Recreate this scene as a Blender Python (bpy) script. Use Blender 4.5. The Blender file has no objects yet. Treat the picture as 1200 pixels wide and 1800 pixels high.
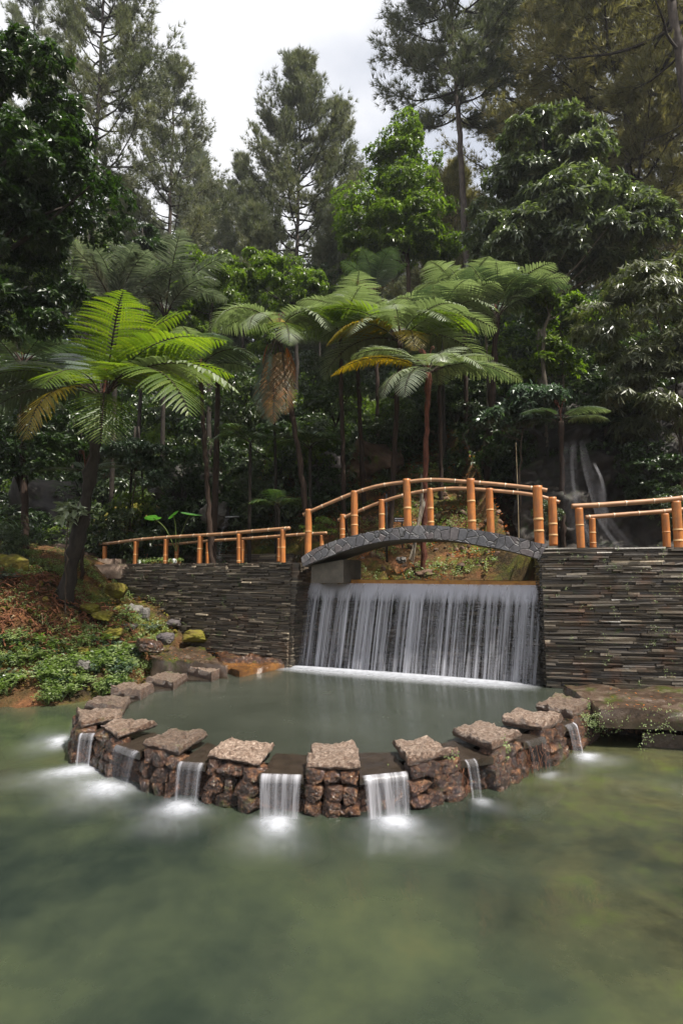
import bpy, math, random
import numpy as np
from mathutils import Vector, noise as mnoise

# ------------------------------------------------------------------ camera, world, sun, exposure
scene = bpy.context.scene
COL = scene.collection
CAM_H = 2.35
PITCH = math.atan(0.1)
cam_data = bpy.data.cameras.new("camera")
cam_data.sensor_fit = 'VERTICAL'
cam_data.sensor_height = 36.0
cam_data.lens = 20.0
cam_data.clip_start = 0.05
cam_data.clip_end = 2000.0
cam = bpy.data.objects.new("camera", cam_data)
cam.location = (0, 0, CAM_H)
cam.rotation_euler = (math.pi / 2 + PITCH, 0, 0)
COL.objects.link(cam)
scene.camera = cam

SUN_EL = math.radians(60)
SUN_AZ = math.radians(124)            # from +Y towards +X
world = bpy.data.worlds.new("World")
scene.world = world
world.use_nodes = True
wn, wl = world.node_tree.nodes, world.node_tree.links
wn.clear()
w_out = wn.new('ShaderNodeOutputWorld')
w_bg = wn.new('ShaderNodeBackground')
w_bg.inputs['Strength'].default_value = 0.082
w_sky = wn.new('ShaderNodeTexSky')
w_sky.sky_type = 'NISHITA'
w_sky.sun_disc = False
w_sky.sun_elevation = SUN_EL
w_sky.sun_rotation = SUN_AZ
w_sky.dust_density = 3.0
w_tc = wn.new('ShaderNodeTexCoord')
w_map = wn.new('ShaderNodeMapping')
w_map.inputs['Scale'].default_value = (1.0, 1.0, 1.6)
w_map.inputs['Location'].default_value = (0.2, 0.0, 0.35)
w_no = wn.new('ShaderNodeTexNoise')
w_no.inputs['Scale'].default_value = 2.2
w_no.inputs['Detail'].default_value = 6.0
w_no.inputs['Roughness'].default_value = 0.5
w_ramp = wn.new('ShaderNodeValToRGB')
w_ramp.color_ramp.elements[0].position = 0.36
w_ramp.color_ramp.elements[1].position = 0.54
w_ramp.color_ramp.elements[0].color = (0.52, 0.52, 0.52, 1)
w_mix = wn.new('ShaderNodeMix')
w_mix.data_type = 'RGBA'
w_mix.inputs[7].default_value = (7.0, 7.05, 7.3, 1)
wl.new(w_tc.outputs['Generated'], w_map.inputs['Vector'])
wl.new(w_map.outputs[0], w_no.inputs['Vector'])
wl.new(w_no.outputs['Fac'], w_ramp.inputs['Fac'])
wl.new(w_ramp.outputs['Color'], w_mix.inputs[0])
wl.new(w_sky.outputs['Color'], w_mix.inputs[6])
wl.new(w_mix.outputs[2], w_bg.inputs['Color'])
wl.new(w_bg.outputs[0], w_out.inputs['Surface'])

sun_data = bpy.data.lights.new("sun", 'SUN')
sun_data.energy = 5.0
sun_data.angle = math.radians(0.6)
sun_data.color = (1.0, 0.95, 0.86)
sun = bpy.data.objects.new("sun", sun_data)
sd = Vector((math.sin(SUN_AZ) * math.cos(SUN_EL), math.cos(SUN_AZ) * math.cos(SUN_EL), math.sin(SUN_EL)))
sun.rotation_euler = sd.to_track_quat('Z', 'Y').to_euler()
sun.location = (10, 20, 60)
COL.objects.link(sun)

scene.view_settings.view_transform = 'Standard'
scene.view_settings.look = 'None'
scene.view_settings.exposure = 0.9
scene.view_settings.gamma = 1.0
scene.render.engine = 'CYCLES'
scene.cycles.max_bounces = 8
scene.cycles.transparent_max_bounces = 24
scene.cycles.diffuse_bounces = 3
scene.cycles.glossy_bounces = 3
scene.cycles.transmission_bounces = 3
scene.cycles.use_denoising = True
scene.cycles.caustics_reflective = False
scene.cycles.caustics_refractive = False

# ------------------------------------------------------------------ measuring helpers
_F = np.array([0, math.cos(PITCH), math.sin(PITCH)])
_U = np.array([0, -math.sin(PITCH), math.cos(PITCH)])
_R = np.array([1.0, 0, 0])
_C = np.array([0, 0, CAM_H])

def ray(px, py):
    return _F + (px - 600) / 1000 * _R + (900 - py) / 1000 * _U

def at(px, py, Y):
    d = ray(px, py)
    return _C + d * (Y / d[1])

def gz(px, py, z):
    d = ray(px, py)
    return _C + d * ((z - CAM_H) / d[2])

def on_plane(px, py, A, B):
    """point of the vertical plane through A and B seen at px, py"""
    d = ray(px, py)
    n = np.array([B[1] - A[1], -(B[0] - A[0]), 0.0])
    t = np.dot(n, np.array([A[0], A[1], 0]) - np.array([0, 0, 0.0])) / np.dot(n, d)
    return _C + d * t

def nrm(v):
    v = np.asarray(v, float)
    return v / np.maximum(np.linalg.norm(v, axis=-1, keepdims=True), 1e-9)

# ------------------------------------------------------------------ mesh collector
class MB:
    def __init__(self):
        self.V = []; self.Q = []; self.T = []; self.qa = []; self.ta = []; self.n = 0; self.uv = None
    def add(self, V, Q=None, T=None, a=0.5):
        V = np.asarray(V, float).reshape(-1, 3)
        if Q is not None and len(Q):
            Q = np.asarray(Q, int).reshape(-1, 4)
            self.Q.append(Q + self.n); self.qa.append(np.broadcast_to(np.asarray(a, float), (len(Q),)))
        if T is not None and len(T):
            T = np.asarray(T, int).reshape(-1, 3)
            self.T.append(T + self.n); self.ta.append(np.broadcast_to(np.asarray(a, float), (len(T),)))
        self.V.append(V); self.n += len(V)
    def build(self, name, mat, parent=None, smooth=False, origin=None, uv=None):
        V = np.concatenate(self.V) if self.V else np.zeros((0, 3))
        w = np.zeros(3)
        q = parent
        while q is not None:
            w = w + np.array(q.location); q = q.parent
        if parent is None and origin is not None:
            w = np.asarray(origin, float)
        V = V - w
        Q = np.concatenate(self.Q) if self.Q else np.zeros((0, 4), int)
        T = np.concatenate(self.T) if self.T else np.zeros((0, 3), int)
        att = np.concatenate([x for x in self.qa] + [x for x in self.ta]) if (self.qa or self.ta) else np.zeros(0)
        me = bpy.data.meshes.new(name)
        me.vertices.add(len(V)); me.vertices.foreach_set('co', V.astype(np.float32).ravel())
        loops = np.concatenate([Q.ravel(), T.ravel()])
        me.loops.add(len(loops)); me.loops.foreach_set('vertex_index', loops.astype(np.int32))
        nf = len(Q) + len(T)
        me.polygons.add(nf)
        start = np.concatenate([np.arange(len(Q)) * 4, len(Q) * 4 + np.arange(len(T)) * 3])
        me.polygons.foreach_set('loop_start', start.astype(np.int32))
        me.polygons.foreach_set('loop_total', np.concatenate([np.full(len(Q), 4), np.full(len(T), 3)]).astype(np.int32))
        me.polygons.foreach_set('use_smooth', np.full(nf, bool(smooth)))
        at_ = me.attributes.new('rnd', 'FLOAT', 'FACE')
        at_.data.foreach_set('value', att.astype(np.float32))
        if uv is not None:
            l = me.uv_layers.new(name='UVMap')
            l.data.foreach_set('uv', np.asarray(uv, np.float32)[loops].ravel())
        me.update(calc_edges=True)
        me.validate()
        if mat is not None:
            me.materials.append(mat)
        o = bpy.data.objects.new(name, me)
        COL.objects.link(o)
        if origin is not None and parent is None:
            o.location = tuple(origin)
        if parent is not None:
            o.parent = parent
        return o

def tag(o, label=None, cat=None, group=None, kind=None):
    if label: o['label'] = label
    if cat: o['category'] = cat
    if group: o['group'] = group
    if kind: o['kind'] = kind
    return o

def thing(name, label, cat, loc, group=None):
    o = bpy.data.objects.new(name, None)
    o.empty_display_size = 0.1
    o.location = tuple(float(c) for c in loc)
    COL.objects.link(o)
    return tag(o, label, cat, group)

# ------------------------------------------------------------------ shape makers
def frame_along(P):
    P = np.asarray(P, float)
    T = np.gradient(P, axis=0)
    T = nrm(T)
    ref = np.array([0, 0, 1.0]) if abs(T[0][2]) < 0.9 else np.array([1.0, 0, 0])
    A = np.zeros_like(P)
    a = nrm(np.cross(T[0], ref))
    for i in range(len(P)):
        a = nrm(a - T[i] * np.dot(a, T[i]))
        A[i] = a
    return T, A, np.cross(T, A)

def tube(m, P, R, n=8, a=0.5, caps=True, wob=0.0, rng=None):
    P = np.asarray(P, float); k = len(P)
    R = np.broadcast_to(np.asarray(R, float), (k,))
    T, A, B = frame_along(P)
    th = np.linspace(0, 2 * np.pi, n, endpoint=False)
    rr = R[:, None] * np.ones(n)[None]
    if wob and rng is not None:
        rr = rr * (1 + wob * rng.normal(size=rr.shape))
    V = P[:, None] + rr[..., None] * (np.cos(th)[None, :, None] * A[:, None] + np.sin(th)[None, :, None] * B[:, None])
    V = V.reshape(-1, 3)
    i = np.arange(k - 1)[:, None] * n; j = np.arange(n)[None]; j2 = (j + 1) % n
    Q = np.stack([i + j, i + j2, i + n + j2, i + n + j], -1).reshape(-1, 4)
    aa = a
    if np.ndim(a) == 1:
        aa = np.repeat(np.asarray(a)[:k - 1], n)
    Vx = [V]; Tq = []
    if caps:
        c0 = len(V); Vx.append(P[:1]); Vx.append(P[-1:])
        for q in range(n):
            Tq.append((c0, (q + 1) % n, q)); Tq.append((c0 + 1, (k - 1) * n + q, (k - 1) * n + (q + 1) % n))
    m.add(np.concatenate(Vx), Q, None, aa)
    if Tq:
        m.T.append(np.array(Tq) + m.n - (len(V) + 2)); m.ta.append(np.full(len(Tq), float(np.mean(aa))))

def spline(P, n):
    P = np.asarray(P, float)
    k = len(P)
    if k == 2:
        t = np.linspace(0, 1, n)[:, None]
        return P[0] * (1 - t) + P[1] * t
    Pe = np.vstack([2 * P[0] - P[1], P, 2 * P[-1] - P[-2]])
    out = []
    for s in np.linspace(0, k - 1 - 1e-6, n):
        i = int(s); u = s - i
        p0, p1, p2, p3 = Pe[i], Pe[i + 1], Pe[i + 2], Pe[i + 3]
        out.append(0.5 * ((2 * p1) + (-p0 + p2) * u + (2 * p0 - 5 * p1 + 4 * p2 - p3) * u * u + (-p0 + 3 * p1 - 3 * p2 + p3) * u ** 3))
    return np.array(out)

BOXQ = np.array([[0, 3, 2, 1], [4, 5, 6, 7], [0, 1, 5, 4], [1, 2, 6, 5], [2, 3, 7, 6], [3, 0, 4, 7]])

def hexa(m, c8, a=0.5):
    m.add(c8, BOXQ, None, a)

def box(m, lo, hi, a=0.5):
    x0, y0, z0 = lo; x1, y1, z1 = hi
    hexa(m, [(x0, y0, z0), (x1, y0, z0), (x1, y1, z0), (x0, y1, z0), (x0, y0, z1), (x1, y0, z1), (x1, y1, z1), (x0, y1, z1)], a)

def ico(sub):
    t = (1 + 5 ** .5) / 2
    V = [(-1, t, 0), (1, t, 0), (-1, -t, 0), (1, -t, 0), (0, -1, t), (0, 1, t), (0, -1, -t), (0, 1, -t), (t, 0, -1), (t, 0, 1), (-t, 0, -1), (-t, 0, 1)]
    F = [(0, 11, 5), (0, 5, 1), (0, 1, 7), (0, 7, 10), (0, 10, 11), (1, 5, 9), (5, 11, 4), (11, 10, 2), (10, 7, 6), (7, 1, 8), (3, 9, 4), (3, 4, 2), (3, 2, 6), (3, 6, 8), (3, 8, 9), (4, 9, 5), (2, 4, 11), (6, 2, 10), (8, 6, 7), (9, 8, 1)]
    V = [np.array(v, float) / np.linalg.norm(v) for v in V]
    for _ in range(sub):
        cache = {}; G = []
        def mid(i, j):
            key = (min(i, j), max(i, j))
            if key not in cache:
                v = V[i] + V[j]; V.append(v / np.linalg.norm(v)); cache[key] = len(V) - 1
            return cache[key]
        for a, b, c in F:
            x, y, z = mid(a, b), mid(b, c), mid(c, a)
            G += [(a, x, z), (b, y, x), (c, z, y), (x, y, z)]
        F = G
    return np.array(V), np.array(F)

ICO = {k: ico(k) for k in (1, 2, 3, 4)}

def nz(P, s, seed=0.0, oct=3):
    out = np.empty(len(P))
    for i, p in enumerate(P):
        out[i] = mnoise.fractal(Vector((p[0] * s + seed, p[1] * s - seed, p[2] * s + seed * .7)), 0.9, 2.1, oct)
    return out

def rock_unit(seed, sub=3, box_=0.55, rough=0.16, freq=1.3, facets=9):
    """unit boulder: a sphere pressed towards a block, cut by random planes, then broken up by noise"""
    rng = np.random.default_rng(seed)
    V, F = ICO[sub]
    V = V.copy()
    mx = np.abs(V).max(axis=1, keepdims=True)
    V = V * (1 - box_) + V / mx * box_ * 0.8
    for _ in range(facets):
        n = nrm(rng.normal(size=3)); d = rng.uniform(0.62, 0.85)
        s = V @ n
        V = V - np.outer(np.maximum(s - d, 0), n) * 0.9
    r = 1 + rough * nz(V, freq, seed * 3.7) + rough * .45 * nz(V, freq * 3.1, seed * 1.7)
    return V * r[:, None], F

ROCKS = [rock_unit(s) for s in range(10)]
BLOCKS = [rock_unit(80 + s, 3, .82, .10, 1.6, 5) for s in range(8)]
ROCKS_HI = [rock_unit(50 + s, 4, .45, .22, 1.1, 12) for s in range(6)]

def rotm(rng, full=True):
    q = rng.normal(size=4); q /= np.linalg.norm(q)
    w, x, y, z = q
    return np.array([[1 - 2 * (y * y + z * z), 2 * (x * y - z * w), 2 * (x * z + y * w)], [2 * (x * y + z * w), 1 - 2 * (x * x + z * z), 2 * (y * z - x * w)], [2 * (x * z - y * w), 2 * (y * z + x * w), 1 - 2 * (x * x + y * y)]])

def put_rock(m, rock, c, axes, size, a=0.5):
    V, F = rock
    W = np.asarray(c) + (V * np.asarray(size)) @ np.asarray(axes)
    m.add(W, None, F, a)

# leaf templates: axis +Y, side X, normal Z
LEAF5 = (np.array([(0, 0, 0), (-.5, .45, .10), (0, 1, -.08), (.5, .45, .10), (0, .45, 0)]), np.array([(0, 4, 2, 1), (0, 3, 2, 4)]))
LEAFQ = (np.array([(0, 0, 0), (.5, .45, 0), (0, 1, 0), (-.5, .45, 0)]), np.array([(0, 1, 2, 3)]))
STRAP = (np.array([(-.3, 0, 0), (.3, 0, 0), (-.5, .4, .03), (.5, .4, .03), (-.05, 1, -.22), (.05, 1, -.22)]), np.array([(0, 1, 3, 2), (2, 3, 5, 4)]))

def scatter(m, tmpl, pos, axis, up, length, width, rnd):
    tv, tf = tmpl
    N = len(pos)
    Y = nrm(axis); X = nrm(np.cross(Y, up)); Z = np.cross(X, Y)
    L = np.broadcast_to(np.asarray(length, float), (N,)); W = np.broadcast_to(np.asarray(width, float), (N,))
    V = (pos[:, None] + (tv[None, :, 0:1] * W[:, None, None]) * X[:, None] + (tv[None, :, 1:2] * L[:, None, None]) * Y[:, None] + (tv[None, :, 2:3] * L[:, None, None]) * Z[:, None])
    k = len(tv)
    Q = (tf[None] + (np.arange(N) * k)[:, None, None]).reshape(-1, 4)
    m.add(V.reshape(-1, 3), Q, None, np.repeat(np.broadcast_to(rnd, (N,)), len(tf)))

def clusters(m, pos, out, rng, n=6, length=.16, width=.06, droop=.35, tmpl=LEAF5, spread=1.0, rnd=None, jit=.02):
    """leaf whorls at twig ends: n leaves fanning round each twig direction and drooping"""
    N = len(pos)
    P = np.repeat(pos, n, axis=0); O = np.repeat(nrm(out), n, axis=0)
    a = rng.normal(size=(N * n, 3)); side = nrm(a - O * (a * O).sum(1, keepdims=True))
    ax = nrm(O * rng.uniform(.1, .8, (N * n, 1)) + side * spread + np.array([0, 0, -droop]))
    up = nrm(O + rng.normal(size=(N * n, 3)) * .35 + np.array([0, 0, .6]))
    L = length * rng.uniform(.65, 1.2, N * n)
    P = P + rng.normal(size=P.shape) * jit
    r = rng.uniform(0, 1, N * n) * .6 + np.repeat(rng.uniform(0, .4, N) if rnd is None else rnd, n)
    scatter(m, tmpl, P, ax, up, L, L * width / length, np.clip(r, 0, 1))

# ------------------------------------------------------------------ materials
class NT:
    def __init__(self, name):
        self.m = bpy.data.materials.new(name); self.m.use_nodes = True
        self.n = self.m.node_tree.nodes; self.l = self.m.node_tree.links
        self.n.clear()
        self.out = self.n.new('ShaderNodeOutputMaterial')
        self.p = None
    def node(self, t, **kw):
        o = self.n.new(t)
        for k, v in kw.items():
            setattr(o, k, v)
        return o
    def link(self, a, b): self.l.new(a, b)
    def setin(self, nd, i, v):
        if hasattr(v, 'is_linked') or v.__class__.__name__.startswith('NodeSocket'):
            self.l.new(v, nd.inputs[i])
        else:
            nd.inputs[i].default_value = v
    def coords(self, scale=(1, 1, 1), which='Object'):
        tc = self.node('ShaderNodeTexCoord'); mp = self.node('ShaderNodeMapping')
        mp.inputs['Scale'].default_value = scale
        self.link(tc.outputs[which], mp.inputs['Vector'])
        return mp.outputs[0]
    def noise(self, vec, scale, detail=5, rough=.55, dist=0.0):
        o = self.node('ShaderNodeTexNoise')
        self.link(vec, o.inputs['Vector'])
        o.inputs['Scale'].default_value = scale; o.inputs['Detail'].default_value = detail
        o.inputs['Roughness'].default_value = rough; o.inputs['Distortion'].default_value = dist
        return o.outputs['Fac']
    def ramp(self, fac, stops, interp='LINEAR'):
        o = self.node('ShaderNodeValToRGB'); r = o.color_ramp; r.interpolation = interp
        while len(r.elements) < len(stops): r.elements.new(0.5)
        for e, (p, c) in zip(r.elements, stops):
            e.position = p
            e.color = (c, c, c, 1) if np.isscalar(c) else (*c, 1)
        self.link(fac, o.inputs['Fac'])
        return o.outputs['Color']
    def mix(self, f, a, b, mode='MIX'):
        o = self.node('ShaderNodeMix', data_type='RGBA', blend_type=mode)
        for i, v in ((0, f), (6, a), (7, b)):
            if isinstance(v, tuple): v = (*v, 1) if len(v) == 3 else v
            self.setin(o, i, v)
        return o.outputs[2]
    def math(self, op, a, b=0.0):
        o = self.node('ShaderNodeMath', operation=op)
        self.setin(o, 0, a); self.setin(o, 1, b)
        return o.outputs[0]
    def attr(self, name='rnd'):
        o = self.node('ShaderNodeAttribute', attribute_name=name)
        return o.outputs['Fac']
    def bump(self, h, strength=.5, dist=.02):
        o = self.node('ShaderNodeBump')
        o.inputs['Strength'].default_value = strength; o.inputs['Distance'].default_value = dist
        self.link(h, o.inputs['Height'])
        return o.outputs[0]
    def bsdf(self, color, rough=.8, spec=.5, normal=None, **kw):
        p = self.node('ShaderNodeBsdfPrincipled')
        self.setin(p, 'Base Color', (*color, 1) if isinstance(color, tuple) and len(color) == 3 else color)
        self.setin(p, 'Roughness', rough); self.setin(p, 'Specular IOR Level', spec)
        for k, v in kw.items(): self.setin(p, k, v)
        if normal is not None: self.link(normal, p.inputs['Normal'])
        self.p = p
        return p.outputs[0]
    def done(self, surf):
        self.link(surf, self.out.inputs['Surface'])
        return self.m

def leaf_mat(name, dark, mid, light, trans=.35, tcol=None, rough=.38, spec=.5, tint=1.0):
    t = NT(name)
    at_ = t.attr()
    v = t.coords()
    n = t.noise(v, 2.2, 2)
    f = t.math('ADD', t.math('MULTIPLY', at_, .75), t.math('MULTIPLY', n, .25))
    c = t.ramp(f, [(0.0, dark), (.5, mid), (1.0, light)])
    b = t.bsdf(c, rough, spec)
    tr = t.node('ShaderNodeBsdfTranslucent')
    tc = t.mix(1.0, c, tcol or (1.9, 2.1, .7), 'MULTIPLY')
    t.link(tc, tr.inputs['Color'])
    ms = t.node('ShaderNodeMixShader')
    ms.inputs[0].default_value = trans
    t.link(b, ms.inputs[1]); t.link(tr.outputs[0], ms.inputs[2])
    return t.done(ms.outputs[0])

MAT = {}
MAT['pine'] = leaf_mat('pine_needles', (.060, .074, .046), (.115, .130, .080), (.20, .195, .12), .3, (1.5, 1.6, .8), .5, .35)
MAT['pine_brown'] = leaf_mat('sunlit_pine_needles', (.10, .11, .058), (.19, .19, .095), (.31, .27, .14), .4, (1.6, 1.5, .7), .5, .35)  # sunlight on the crowns is put into this lighter, warmer needle colour
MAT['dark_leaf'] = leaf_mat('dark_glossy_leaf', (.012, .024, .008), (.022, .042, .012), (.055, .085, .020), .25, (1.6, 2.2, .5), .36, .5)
MAT['green_leaf'] = leaf_mat('bright_green_leaf', (.030, .050, .010), (.075, .110, .018), (.19, .23, .040), .42, (1.8, 2.3, .5), .35, .5)
MAT['gloss_leaf'] = leaf_mat('pale_glossy_leaf', (.034, .050, .024), (.075, .100, .044), (.28, .31, .20), .22, (1.6, 1.9, .6), .30, .9)
MAT['cool_leaf'] = leaf_mat('bluish_glossy_leaf', (.030, .052, .030), (.062, .095, .058), (.15, .20, .13), .2, (1.4, 2.0, .8), .25, .8)
MAT['bamboo_leaf'] = leaf_mat('drooping_narrow_leaf', (.034, .044, .022), (.080, .092, .045), (.20, .20, .12), .3, (1.6, 1.9, .6), .34, .6)
MAT['herb'] = leaf_mat('herb_leaf', (.075, .110, .036), (.16, .205, .075), (.32, .37, .17), .35, (1.5, 2.0, .5), .4, .5)
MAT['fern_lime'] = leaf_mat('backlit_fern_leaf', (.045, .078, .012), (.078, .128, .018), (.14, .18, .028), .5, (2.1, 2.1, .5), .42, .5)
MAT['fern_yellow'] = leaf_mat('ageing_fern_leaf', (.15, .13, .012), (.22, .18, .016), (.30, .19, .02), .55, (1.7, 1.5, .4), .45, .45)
MAT['fern_grey'] = leaf_mat('pale_sheen_fern_leaf', (.13, .155, .095), (.20, .235, .15), (.33, .365, .26), .28, (1.15, 1.35, .6), .36, .7)  # whitish sky sheen on the fronds is put into this pale colour
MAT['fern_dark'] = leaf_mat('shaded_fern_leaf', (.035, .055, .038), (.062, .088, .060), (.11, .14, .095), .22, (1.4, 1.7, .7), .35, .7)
MAT['fern_brown'] = leaf_mat('withered_fern_leaf', (.060, .050, .020), (.12, .075, .030), (.26, .11, .03), .35, (1.6, 1.3, .7), .6, .3)
MAT['fern_orange'] = leaf_mat('orange_withered_fern_leaf', (.22, .075, .015), (.34, .11, .02), (.42, .15, .03), .45, (1.6, 1.2, .6), .6, .3)
MAT['palm'] = leaf_mat('grey_palm_leaflet', (.055, .065, .055), (.12, .13, .105), (.24, .25, .21), .2, (1.3, 1.6, .9), .25, .85)
MAT['palm_green'] = leaf_mat('green_palm_leaflet', (.022, .045, .018), (.045, .080, .030), (.12, .13, .055), .25, (1.6, 1.9, .6), .3, .7)
MAT['taro'] = leaf_mat('broad_heart_leaf', (.05, .14, .04), (.07, .18, .055), (.10, .23, .08), .4, (1.5, 2.0, .6), .35, .5)
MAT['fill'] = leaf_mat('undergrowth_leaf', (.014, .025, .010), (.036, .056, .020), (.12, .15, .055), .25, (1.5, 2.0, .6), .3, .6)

def bark_mat(name, a, b, c=None, scale=9, band=None):
    t = NT(name)
    v = t.coords((1, 1, .3))
    n = t.noise(v, scale, 6, .65)
    st = [(.3, a), (.6, b)]
    if c: st.append((.72, c))
    col = t.ramp(n, st)
    n2 = t.noise(t.coords((1, 1, .22)), scale * 2.6, 5, .6)
    return t.done(t.bsdf(col, .9, .25, t.bump(n2, .9, .03)))

MAT['bark'] = bark_mat('brown_bark', (.030, .022, .016), (.085, .062, .045))
MAT['bark_dark'] = bark_mat('dark_bark', (.012, .010, .008), (.040, .032, .026))
MAT['bark_pine'] = bark_mat('grey_pine_bark', (.035, .028, .024), (.10, .082, .070))
MAT['bark_pale'] = bark_mat('mottled_pale_bark', (.05, .04, .03), (.14, .12, .09), (.36, .33, .27), 7)
MAT['fern_trunk'] = bark_mat('fibrous_fern_trunk', (.014, .009, .007), (.045, .028, .020), None, 16)
MAT['fern_trunk_red'] = bark_mat('reddish_fern_trunk', (.035, .014, .010), (.13, .045, .026), None, 18)
MAT['root'] = bark_mat('pale_roots', (.07, .05, .035), (.22, .19, .15), (.42, .40, .36), 14)
MAT['twig_red'] = bark_mat('dead_reddish_twig', (.07, .026, .014), (.16, .065, .032), None, 12)
MAT['straw'] = bark_mat('dead_straw', (.16, .12, .07), (.34, .27, .17), None, 14)

def bamboo_mat():
    t = NT('varnished_bamboo')
    a = t.attr()
    v = t.coords((1, 1, 1))
    n = t.noise(t.coords((30, 30, 2.0)), 1.0, 4)
    base = t.ramp(n, [(.28, (.30, .085, .018)), (.55, (.44, .155, .035)), (.8, (.56, .25, .08))])
    dirt = t.ramp(t.noise(v, 5, 7, .7), [(.42, 0.0), (.62, .75)])
    base = t.mix(dirt, base, (.24, .10, .035))
    c = t.mix(t.ramp(a, [(.6, 0.0), (.85, 1.0)]), base, (.50, .30, .13))
    return t.done(t.bsdf(c, t.ramp(n, [(.3, .62), (.7, .38)]), .45, t.bump(n, .35, .006)))
MAT['bamboo'] = bamboo_mat()

def rail_mat():
    t = NT('weathered_bamboo_rail')
    a = t.attr()
    n = t.noise(t.coords((5, 5, 25)), 1.0, 5)
    base = t.ramp(n, [(.3, (.20, .105, .055)), (.55, (.36, .19, .095)), (.8, (.46, .29, .17))])
    c = t.mix(t.ramp(a, [(.6, 0.0), (.85, 1.0)]), base, (.58, .46, .33))
    return t.done(t.bsdf(c, .36, .55, t.bump(n, .15, .004)))
MAT['rail'] = rail_mat()

def slate_mat(name, tone=1.0, rust=.3, wet=.0, scale=1.0):
    t = NT(name)
    a = t.attr()
    c = t.ramp(a, [(0, (.022 * tone, .018 * tone, .014 * tone)), (.45, (.066 * tone, .054 * tone, .041 * tone)), (.75, (.13 * tone, .108 * tone, .080 * tone)), (1, (.34 * tone, .28 * tone, .20 * tone))])
    v = t.coords()
    n = t.noise(v, 2.4, 6, .65)
    c = t.mix(t.ramp(n, [(.52, 0.0), (.68, rust)]), c, (.14, .062, .028))
    n3 = t.noise(v, 3.6, 6, .7, .4)
    c = t.mix(t.ramp(n3, [(.60, 0.0), (.68, .7)]), c, (.05, .085, .018))
    n2 = t.noise(v, 26, 4)
    return t.done(t.bsdf(c, .62 - wet * .38, .5 + wet * .2, t.bump(n2, .5, .012)))
MAT['slate'] = slate_mat('stacked_slate', 1.75, .35)
MAT['slate_right'] = slate_mat('stacked_slate_with_moss', 1.35, .55, .35)
MAT['slate_wet'] = slate_mat('wet_black_slate', .35, .3, 1.0)

def rock_mat(name, cols, rough=.5, bump=.8, scale=6, moss=0.0, spec=.5, mosscol=(.10, .13, .015), bd=.03, side=None):
    t = NT(name)
    v = t.coords()
    n = t.noise(v, scale, 8, .68, .3)
    k = len(cols)
    c = t.ramp(n, [(.28 + .45 * i / max(k - 1, 1), cc) for i, cc in enumerate(cols)])
    a = t.attr()
    c = t.mix(1.0, c, t.ramp(a, [(0, .55), (1, 1.4)]), 'MULTIPLY')
    if moss:
        nm = t.noise(v, 2.6, 6, .7)
        c = t.mix(t.ramp(nm, [(.62 - moss * .3, 0.0), (.72 - moss * .3, .9)]), c, mosscol)
    if side:      # darker reddish colour on the upright faces only
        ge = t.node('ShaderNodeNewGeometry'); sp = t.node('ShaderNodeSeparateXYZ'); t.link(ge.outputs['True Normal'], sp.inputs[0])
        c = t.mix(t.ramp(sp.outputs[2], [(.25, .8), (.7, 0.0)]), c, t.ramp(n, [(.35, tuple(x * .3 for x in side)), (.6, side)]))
    n2 = t.noise(v, scale * 5, 6, .7)
    h = t.math('ADD', n, t.math('MULTIPLY', n2, .5))
    return t.done(t.bsdf(c, rough, spec, t.bump(h, bump, bd)))
MAT['rubble'] = rock_mat('wet_red_brown_rubble', [(.008, .005, .004), (.055, .024, .012), (.22, .105, .048)], .10, 1.0, 14, .14, .9, (.06, .075, .012), .04)
MAT['rubble_dark'] = rock_mat('wet_mortar_core', [(.010, .007, .005), (.050, .024, .014), (.10, .05, .025)], .25, 1.0, 9, .2, .6, (.05, .06, .01), .06)
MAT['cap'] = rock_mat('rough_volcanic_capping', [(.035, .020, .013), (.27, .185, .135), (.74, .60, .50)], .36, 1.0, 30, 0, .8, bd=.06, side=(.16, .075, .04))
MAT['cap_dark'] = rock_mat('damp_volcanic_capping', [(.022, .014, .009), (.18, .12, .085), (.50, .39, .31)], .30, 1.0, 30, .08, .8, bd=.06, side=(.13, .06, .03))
MAT['spill'] = rock_mat('wet_dark_spill_slab', [(.018, .014, .011), (.045, .033, .024)], .16, .25, 7, 0, .7)
MAT['boulder'] = rock_mat('dark_boulder', [(.025, .022, .024), (.07, .058, .058), (.13, .11, .105)], .75, .9, 3.2, .1)
MAT['boulder_brown'] = rock_mat('brown_boulder', [(.045, .026, .016), (.11, .062, .038), (.19, .12, .08)], .8, .9, 3, .25)
MAT['boulder_moss'] = rock_mat('mossy_boulder', [(.030, .022, .010), (.11, .085, .014), (.16, .10, .02)], .85, .9, 2.2, .55, .3, (.13, .12, .012))
MAT['boulder_grey'] = rock_mat('pale_grey_stone', [(.05, .045, .04), (.12, .11, .10), (.22, .20, .18)], .8, .7, 5, .1)
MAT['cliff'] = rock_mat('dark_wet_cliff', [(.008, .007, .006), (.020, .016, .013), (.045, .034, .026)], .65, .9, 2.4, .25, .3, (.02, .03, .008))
MAT['ledge'] = rock_mat('wet_orange_ledge', [(.030, .016, .010), (.11, .050, .018), (.26, .12, .03)], .22, .8, 4, .05, .7, (.10, .09, .012))
MAT['ledge_grey'] = rock_mat('wet_brown_terrace', [(.018, .012, .008), (.065, .042, .028), (.15, .115, .088)], .2, .8, 3.4, .32, .7, (.05, .06, .012))
MAT['lip'] = rock_mat('ochre_algae_lip', [(.16, .055, .008), (.40, .17, .018), (.50, .27, .04)], .3, .6, 6)
MAT['step'] = rock_mat('worn_stone_step', [(.11, .075, .055), (.24, .17, .13), (.36, .29, .23)], .85, .6, 5, .1)
MAT['pebble_white'] = rock_mat('white_pebble', [(.45, .45, .45), (.8, .8, .8)], .5, .2, 4)

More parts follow.
